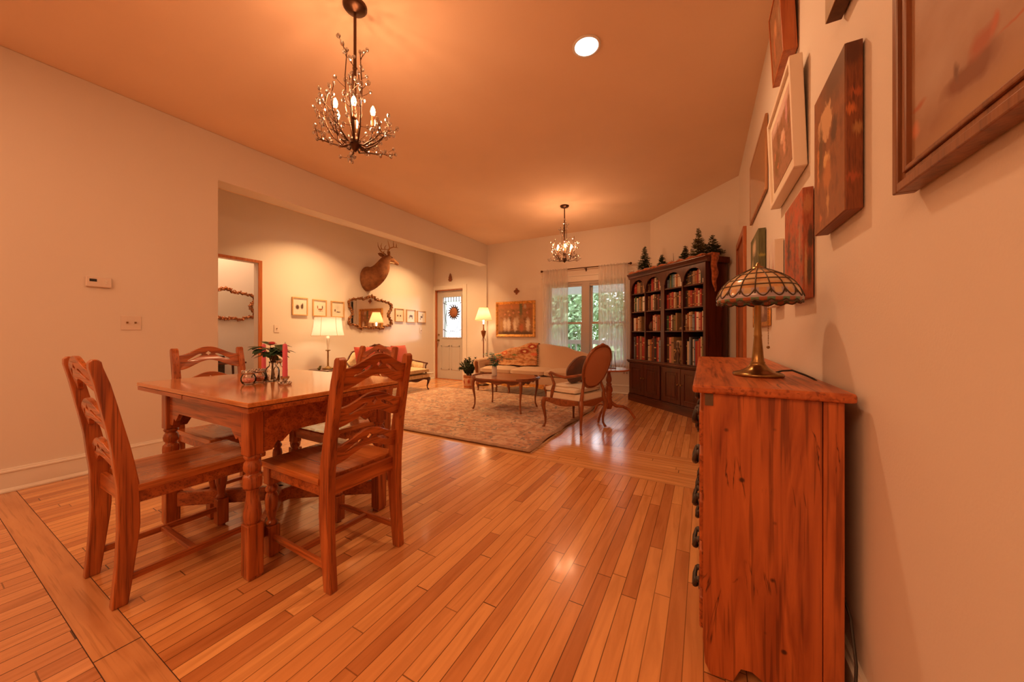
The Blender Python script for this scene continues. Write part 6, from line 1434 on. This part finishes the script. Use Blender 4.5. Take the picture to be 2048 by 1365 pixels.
for s in (-1, 1):
    mb = MB(); mb.tube([(s*0.70, -0.24, 0.485), (s*0.715, -0.20, 0.42), (s*0.70, -0.22, 0.36), (s*0.69, -0.24, 0.26)], [0.014, 0.013, 0.015, 0.018], 8); mb.build('arm_support', M['mahog_z'], t)
    mb = MB(); rows = [[(s*0.68, y, 0.27), (s*0.69, y, 0.49+0.05*smoothstep((y+0.1)/0.3)), (s*0.705, y, 0.49+0.05*smoothstep((y+0.1)/0.3)), (s*0.70, y, 0.27)] for y in (-0.16, 0.0, 0.12, 0.25)]
    mb.loft(rows, True); mb.build('arm_panel', M['damask'], t)
mb = MB(); cushion(mb, -0.675, 0.675, -0.345, 0.22, 0.305, 0.420, 0.015); mb.build('seat_cushion', M['damask'], t)
mb = MB(); mb.box(-0.70, 0.70, -0.325, 0.30, 0.225, 0.302); mb.build('seat_base', M['damask'], t, bevel=0.012)
mb = MB(); bot = [(0.70-1.40*i/40, 0.188-0.016*math.cos(i/40*PI*8)) for i in range(41)]; mb.prism([(-0.70, 0.226), (0.70, 0.226)]+bot, -0.338, -0.318, 'xz'); mb.box(-0.70, 0.70, -0.345, -0.338, 0.298, 0.306)
for s in (-1, 1): mb.box(s*0.70-0.01, s*0.70+0.01, -0.32, 0.30, 0.185, 0.228)
mb.build('carved_rail', M['mahog_x'], t, bevel=0.002)
for x in (-0.66, 0.0, 0.66):
    mb = MB(); cabriole(mb, x, -0.30, 0.215, 0, -1, 0.022, 0.028, 0.02); mb.build('leg', M['mahog_z'], t)
for x in (-0.66, 0.66):
    mb = MB(); mb.tube([(x, 0.27, 0.22), (x, 0.33, 0.0)], [0.022, 0.015], 8); mb.build('rear_leg', M['mahog_z'], t)
RF = plain('patterned_red_fabric', (0.34, 0.07, 0.04), 0.9, var=0.6, vscale=45)
def lv_pillow(lab, lx_, rz, tilt, w, mat, z=0.625, dy=0.07):
    # the settee faces +x in the world: local (x, y) -> world (-y, x)
    o = thing('throw_pillow', lab, 'pillow', (-4.86-dy, 4.31+lx_, z-w/2+0.005), PI/2+rz, 'pillows on the settee')
    mb = MB(); fn = lambda x, y, zz: (x, y*math.cos(tilt)+(zz)*math.sin(tilt), w/2+zz*math.cos(tilt)-y*math.sin(tilt)); pillow(mb, w, w, 0.12, fn); mb.build('cover', mat, o)
lv_pillow('plain red square pillow at the right of the settee', 0.34, 0.15, 0.25, 0.42, M['red_fabric'])
lv_pillow('dark red patterned pillow in the middle of the settee', -0.02, -0.1, 0.25, 0.38, RF)
lv_pillow('plain red square pillow at the left of the settee, behind the dining chair back', -0.38, -0.15, 0.25, 0.42, M['red_fabric'])

# ------------------------------------------------------------------ armchair
t = thing('armchair', 'carved wooden open-arm chair with ivory cushions and rust back, seen from behind', 'armchair', (-1.255, 3.765, 0.0), math.radians(-107.0))
mb = MB(); FW, RW_, FD, RD_ = 0.265, 0.215, -0.225, 0.215
def trap(z0, z1, inset=0, y0=FD, y1=RD_):
    return [[(-FW+inset, y0+inset, z), (FW-inset, y0+inset, z), (RW_-inset, y1-inset, z), (-RW_+inset, y1-inset, z)] for z in (z0, z1)]
def rail_curve(mb, p, q, zt, zb, wv_, th_):
    p = Vector(p); q = Vector(q); d = (q-p); L = d.length; d.normalize(); nrm = Vector((d.y, -d.x))
    pts = [(0, zt), (L, zt)]+[(L*(1-i/20), zb-wv_*math.cos((1-2*i/20)*PI)*0.5+wv_*0.5) for i in range(21)]
    f = lambda a, b2, c: (p.x+d.x*a+nrm.x*b2, p.y+d.y*a+nrm.y*b2, c)
    mb.prism(pts, -th_/2, th_/2, 'xz', fn=f)
mb = MB(); Cn = [(-FW, FD), (FW, FD), (RW_, RD_), (-RW_, RD_)]
for i in range(4): rail_curve(mb, Cn[i], Cn[(i+1) % 4], 0.345, 0.270, 0.03, 0.026)
mb.build('seat_rail', M['walnut_x'], t, bevel=0.003)
for (x, y) in Cn:
    mb = MB(); cabriole(mb, x, y, 0.34, x, y*0.8, 0.022, 0.024, 0.018); mb.build('leg', M['walnut_z'], t)
mb = MB(); mb.loft(trap(0.346, 0.405, 0.006), False); mb.build('seat_base', M['white_cushion'], t, bevel=0.018, seg=3)
mb = MB(); cushion(mb, -0.245, 0.245, -0.245, 0.165, 0.405, 0.475, 0.022); mb.build('seat_cushion', M['white_cushion'], t)
# back: oval cartouche leaning backwards
bc = (0, 0.270, 0.700); lean = 0.30
def bk_(x, d, zz): return (x, bc[1]+d*math.cos(lean)+zz*math.sin(lean), bc[2]+zz*math.cos(lean)-d*math.sin(lean))
def oval(th, k=1.0):
    c, s_ = math.cos(th), math.sin(th); w = 0.232*(1-0.14*max(0, -s_))*(1+0.03*math.cos(2*th)); h = 0.232
    r = (abs(c)**2.5+abs(s_)**2.5)**(-1/2.5); return (w*r*c*k, h*r*s_*k)
mb = MB(); N = 48; mb.tube([bk_(oval(2*PI*i/N)[0], 0, oval(2*PI*i/N)[1]) for i in range(N+1)], 0.0165, 8)
mb.tube([bk_(x, 0, 0.236+0.010*math.cos(x*30)) for x in (-0.06, -0.03, 0, 0.03, 0.06)], [0.008, 0.014, 0.018, 0.014, 0.008], 8)
for s in (-1, 1): mb.tube([(s*RW_, RD_+0.005, 0.34), (s*(RW_-0.005), RD_+0.012, 0.42), bk_(s*0.165, 0, -0.19), bk_(s*0.19, 0, -0.10)], [0.022, 0.018, 0.016, 0.014], 8)
mb.build('back_frame', M['walnut_z'], t)
for s, nm, mat in ((1, 'back_panel', M['rust']), (-1, 'back_pad', M['white_cushion'])):
    mb = MB(); rings = []
    for k, d in ((1.0, 0.004), (0.94, 0.012), (0.75, 0.020), (0.4, 0.024), (0.02, 0.026)): rings.append([bk_(oval(2*PI*i/N, k)[0], s*d, oval(2*PI*i/N, k)[1]) for i in range(N)])
    mb.loft(rings, True); mb.build(nm, mat, t)
for s in (-1, 1):
    mb = MB(); mb.tube([bk_(s*0.192, 0, -0.075), (s*0.235, 0.17, 0.610), (s*0.262, 0.05, 0.585), (s*0.265, -0.06, 0.600), (s*0.262, -0.150, 0.625), (s*0.258, -0.175, 0.610), (s*0.258, -0.162, 0.592)], [0.013, 0.015, 0.017, 0.016, 0.016, 0.013, 0.008], 8)
    mb.tube([(s*0.262, -0.150, 0.615), (s*0.258, -0.130, 0.56), (s*0.255, -0.105, 0.50), (s*0.252, -0.130, 0.43), (s*0.250, -0.150, 0.345)], [0.014, 0.013, 0.017, 0.021, 0.016], 8)
    mb.build('arm', M['walnut_y'], t)
# round brown cushion on it
o = thing('throw_pillow', 'dark brown velvet pillow on the seat of the open-arm chair', 'pillow', (-1.275, 3.77, 0.486), math.radians(-107.0))
mb = MB(); fn = lambda x, y, zz: (x, 0.050+y*math.cos(0.4)+zz*math.sin(0.4), 0.165+zz*math.cos(0.4)-y*math.sin(0.4))
for s in (1, -1):
    rings = []
    for k in (1.0, 0.97, 0.88, 0.7, 0.45, 0.02):
        rings.append([fn(0.185*k*math.cos(2*PI*i/28)*(1+0.04*math.cos(4*2*PI*i/28)), s*0.055*math.sqrt(max(0, 1-k**4)), 0.165*k*math.sin(2*PI*i/28)) for i in range(28)])
    mb.loft(rings, True, cap=False)
mb.build('cover', M['brown_fabric'], o)
mb = MB(); mb.tube([fn(0.185*math.cos(2*PI*i/28)*(1+0.04*math.cos(4*2*PI*i/28)), 0, 0.165*math.sin(2*PI*i/28)) for i in range(29)], 0.006, 6); mb.build('piping', M['brown_fabric'], o)

# ------------------------------------------------------------------ pedestal table with a wire rack
t = thing('pedestal_table', 'small reddish pedestal table with three curved feet behind the open-arm chair', 'side table', (-1.03, 4.36, 0))
mb = MB(); mb.lathe([(0.245, 0.600), (0.255, 0.607), (0.255, 0.614), (0.240, 0.618)], seg=40); mb.build('tabletop', M['red_mahog'], t)
mb = MB(); mb.lathe([(0.022, 0.598), (0.020, 0.56), (0.026, 0.53), (0.034, 0.50), (0.036, 0.47), (0.024, 0.44), (0.036, 0.425), (0.030, 0.41), (0.044, 0.375), (0.046, 0.34), (0.032, 0.31), (0.040, 0.295), (0.030, 0.28), (0.042, 0.262), (0.034, 0.25), (0.040, 0.22), (0.046, 0.16), (0.030, 0.12)], seg=22); mb.build('column', M['red_mahog'], t)
for k, a in enumerate((0.35, 2.45, 4.55)):
    mb = MB(); d = Vector((math.cos(a), math.sin(a), 0)); mb.tube([d*0.02+Vector((0, 0, 0.20)), d*0.09+Vector((0, 0, 0.155)), d*0.17+Vector((0, 0, 0.150)), d*0.24+Vector((0, 0, 0.115)), d*0.29+Vector((0, 0, 0.045)), d*0.31+Vector((0, 0, 0.012))], [0.024, 0.021, 0.018, 0.016, 0.014, 0.014], 8); mb.build('foot', M['red_mahog'], t)
t = thing('wire_rack', 'thin bronze wire rack standing on the pedestal table', 'rack', (-1.02, 4.40, 0.619), 0.2)
mb = MB()
for x in (-0.075, -0.025, 0.035):
    mb.tube([(x-0.028, -0.03, 0.0), (x-0.006, -0.02, 0.215), (x+0.006, 0.02, 0.215), (x+0.030, 0.03, 0.0)], 0.0032, 6)
mb.tube([(-0.105, -0.03, 0.004), (0.070, -0.03, 0.004)], 0.004, 6); mb.tube([(-0.105, 0.03, 0.004), (0.070, 0.03, 0.004)], 0.004, 6); mb.tube([(-0.082, -0.02, 0.215), (0.03, -0.02, 0.215)], 0.0032, 6)
mb.build('wires', M['iron'], t)

# ------------------------------------------------------------------ lamps of the living room
cl = shade_cloth('lit_shade_cloth', (0.80, 0.84, 0.80), 0.40); cl2 = shade_cloth('pleated_shade_cloth', (0.78, 0.58, 0.40), 0.42)
t = thing('floor_lamp', 'tall floor lamp with pleated cone shade and urn neck beside the sofa', 'lamp', (-3.945, 5.95, 0))
mb = MB(); mb.lathe([(0.10, 0), (0.115, 0.006), (0.115, 0.018), (0.08, 0.028), (0.03, 0.04), (0.016, 0.06)], seg=24); mb.build('base', M['iron'], t)
mb = MB(); mb.tube([(0, 0, 0.05), (0, 0, 1.0)], 0.0115, 10); mb.lathe([(0.012, 0.50), (0.018, 0.51), (0.018, 0.52), (0.012, 0.53)]); mb.build('pole', M['walnut_z'], t)
mb = MB(); mb.lathe([(0.012, 0.965), (0.022, 0.985), (0.030, 1.01), (0.045, 1.05), (0.052, 1.10), (0.056, 1.108), (0.030, 1.115), (0.018, 1.13), (0.012, 1.17), (0.010, 1.26)], seg=18); mb.build('urn', M['gilt_dark'], t)
mb = MB()
for a in (0.3, 2.4, 4.5): mb.tube([(0.012*math.cos(a), 0.012*math.sin(a), 0.98), (0.040*math.cos(a), 0.040*math.sin(a), 0.93), (0.045*math.cos(a), 0.045*math.sin(a), 0.90)], [0.005, 0.004, 0.003], 6)
mb.build('scrolls', M['iron'], t)
mb = MB(); rg = []
for i in range(5):
    u = i/4; R0 = lerp(0.088, 0.176, u); z = lerp(1.585, 1.328, u); rg.append([(R0*(1+0.012*(-1)**j)*math.cos(2*PI*j/80), R0*(1+0.012*(-1)**j)*math.sin(2*PI*j/80), z) for j in range(80)])
mb.loft(rg, True, cap=False); sh = mb.build('shade', cl2, t)
mb = MB(); mb.tube([(0.178*math.cos(2*PI*j/40), 0.178*math.sin(2*PI*j/40), 1.327) for j in range(41)], 0.004, 6); mb.tube([(0.090*math.cos(2*PI*j/40), 0.090*math.sin(2*PI*j/40), 1.586) for j in range(41)], 0.004, 6); mb.build('shade_trim', M['pale_oak'], sh)
mb = MB(); mb.sphere((0, 0, 1.40), 0.028, 10, 8); mb.lathe([(0.012, 1.25), (0.016, 1.30), (0.014, 1.372)], seg=10); mb.build('bulb', emit('lamp_bulb', (1.0, 0.70, 0.40), 25.0), t)
point_light('floor_lamp_light', (0, 0, 1.46), 5, WARM2, 0.03, t)
t = thing('table_lamp', 'white column table lamp with a glowing white panelled shade behind the dining table', 'lamp', (-5.12, 3.355, 0.505))
mb = MB(); mb.lathe([(0.075, 0), (0.080, 0.006), (0.070, 0.016), (0.030, 0.030), (0.013, 0.045), (0.011, 0.27), (0.013, 0.275)], seg=22); mb.build('base', M['brass'], t)
mb = MB(); mb.lathe([(0.012, 0.275), (0.034, 0.282), (0.040, 0.288), (0.034, 0.293), (0.012, 0.298)], seg=20); mb.build('collar', M['brass'], t)
mb = MB(); mb.lathe([(0.010, 0.298), (0.012, 0.33), (0.019, 0.42), (0.022, 0.47), (0.022, 0.50), (0.012, 0.51), (0.010, 0.60)], seg=18); mb.build('column', M['trim'], t)
mb = MB(); rg = []
for i in range(7):
    u = i/6; R0 = 0.190+0.038*u**1.6; z = lerp(0.800, 0.515, u); rg.append([(R0*(1+0.02*abs(math.sin(3*2*PI*j/48)))*math.cos(2*PI*j/48), R0*(1+0.02*abs(math.sin(3*2*PI*j/48)))*math.sin(2*PI*j/48), z) for j in range(48)])
mb.loft(rg, True, cap=False); sh = mb.build('shade', cl, t)
mb = MB()
for R0, z in ((0.194, 0.800), (0.232, 0.515)): mb.tube([(R0*math.cos(2*PI*j/40), R0*math.sin(2*PI*j/40), z) for j in range(41)], 0.004, 6)
for k in range(6):
    a = k*PI/3+0.0; mb.tube([((0.1915+0.038*u**1.6)*math.cos(a), (0.1915+0.038*u**1.6)*math.sin(a), lerp(0.80, 0.515, u)) for u in (0, 0.33, 0.66, 1)], 0.0025, 5)
mb.build('shade_trim', M['pale_oak'], sh)
mb = MB(); mb.sphere((0, 0, 0.64), 0.03, 10, 8); mb.build('bulb', emit('lamp_bulb_white', (1.0, 0.80, 0.55), 25.0), t)
point_light('table_lamp_light', (0, 0, 0.64), 11, (1.0, 0.66, 0.36), 0.035, t)

t = thing('side_table', 'small round dark side table under the glowing white lamp', 'side table', (-5.12, 3.33, 0))
mb = MB(); mb.lathe([(0.235, 0.485), (0.245, 0.490), (0.245, 0.498), (0.235, 0.504)], seg=36); mb.build('tabletop', M['mahog_x'], t)
mb = MB(); mb.lathe([(0.03, 0.484), (0.024, 0.40), (0.036, 0.30), (0.024, 0.18), (0.04, 0.12)], seg=16); mb.build('column', M['mahog_z'], t)
for a in (0.5, 2.6, 4.7):
    mb = MB(); d = Vector((math.cos(a), math.sin(a), 0)); mb.tube([d*0.02+Vector((0, 0, 0.16)), d*0.12+Vector((0, 0, 0.11)), d*0.22+Vector((0, 0, 0.03)), d*0.25+Vector((0, 0, 0.012))], [0.02, 0.017, 0.014, 0.012], 8); mb.build('foot', M['mahog_z'], t)
# little things on it
t = thing('potted_plant', 'tiny green potted plant right of the glowing lamp on the side table', 'plant', (-5.02, 3.50, 0.505))
mb = MB(); mb.lathe([(0.025, 0), (0.034, 0.05), (0.036, 0.055), (0.030, 0.055), (0.002, 0.045)], seg=14); mb.build('pot', M['trim'], t)
mb = MB(); rr = random.Random(6)
for k in range(16): a = rr.uniform(0, 6.28); leaf(mb, (0, 0, 0.05+0.02*rr.random()), (math.cos(a), math.sin(a), rr.uniform(0.3, 1.2)), rr.uniform(0.05, 0.08), 0.026, 0.3, 4)
mb.build('foliage', M['leaf_teal'], t)
t = thing('frog_figurine', 'small olive green figurine left of the glowing lamp on the side table', 'figurine', (-5.06, 3.175, 0.505))
mb = MB(); mb.sphere((0, 0, 0.02), 0.026, 10, 8, sz=0.8); mb.sphere((0.012, 0.008, 0.045), 0.018, 10, 8); mb.sphere((0.02, 0.018, 0.060), 0.006, 6, 5); mb.sphere((0.02, -0.002, 0.060), 0.006, 6, 5)
mb.build('body', plain('olive_glaze', (0.16, 0.15, 0.04), 0.3), t)

# ------------------------------------------------------------------ pine bough in a basket by the door
t = thing('basket_plant', 'leafy pine boughs in a red and cream patterned basket between door and sofa', 'plant', (-3.97, 5.48, 0))
bk_m = picture('painted_basket', [(0.68, 0.34, 0.18), (0.78, 0.58, 0.40)], [(0.5, 0.9, 0.9, 0.12, (0.45, 0.16, 0.06), 0.6), (0.3, 0.5, 0.14, 0.22, (0.45, 0.05, 0.02), 0.4), (0.75, 0.55, 0.12, 0.2, (0.50, 0.06, 0.03), 0.4), (0.5, 0.15, 0.9, 0.08, (0.60, 0.20, 0.08), 0.5)], (0, 2), False, 0.8, 8, 0.08)
mb = MB(); mb.lathe([(0.085, 0.0), (0.098, 0.01), (0.108, 0.24), (0.113, 0.25), (0.105, 0.252), (0.098, 0.23), (0.002, 0.20)], seg=24); mb.build('basket', bk_m, t)
rr = random.Random(31); mb = MB(); lv = MB()
for k in range(30):
    a = rr.uniform(0, 6.28); R_ = rr.uniform(0.04, 0.20); z1 = rr.uniform(0.36, 0.60)
    P_ = [Vector((0.02*math.cos(a), 0.02*math.sin(a), 0.21)), Vector((R_*0.5*math.cos(a), R_*0.5*math.sin(a), 0.36)), Vector((R_*math.cos(a), R_*math.sin(a), z1))]
    mb.tube(P_, [0.005, 0.004, 0.002], 5)
    for j in range(26):
        q = P_[0].lerp(P_[1], 0.5+j/26) if j < 13 else P_[1].lerp(P_[2], (j-13)/12.5)
        for s in range(4):
            b2 = rr.uniform(0, 6.28); d = Vector((math.cos(b2), math.sin(b2), rr.uniform(-0.2, 1.1))).normalized(); w = d.orthogonal().normalized()*0.009
            lv.add([q-w, q+w, q+d*rr.uniform(0.03, 0.06)], [(0, 1, 2)])
mb.build('branches', M['stem'], t); lv.build('foliage', M['needle'], t)

# ------------------------------------------------------------------ stand seen through the doorway
t = thing('hall_table', 'dark hall table with drooping end in the room beyond the doorway', 'table', (-6.30, 2.52, 0))
mb = MB(); mb.box(-0.20, 0.20, -0.35, 0.17, 0.60, 0.625); mb.build('tabletop', M['mahog_y'], t, bevel=0.006)
mb = MB(); mb.box(-0.03, 0.0, -0.30, -0.03, 0.30, 0.72); mb.build('upright', M['blackiron'], t)
for x in (-0.17, 0.17):
    for y in (-0.32, 0.14):
        mb = MB(); mb.tube([(x, y, 0.60), (x, y+0.01, 0.30), (x, y+0.03*(1 if y > 0 else -1), 0.0)], [0.018, 0.014, 0.012], 8); mb.build('leg', M['mahog_z'], t)
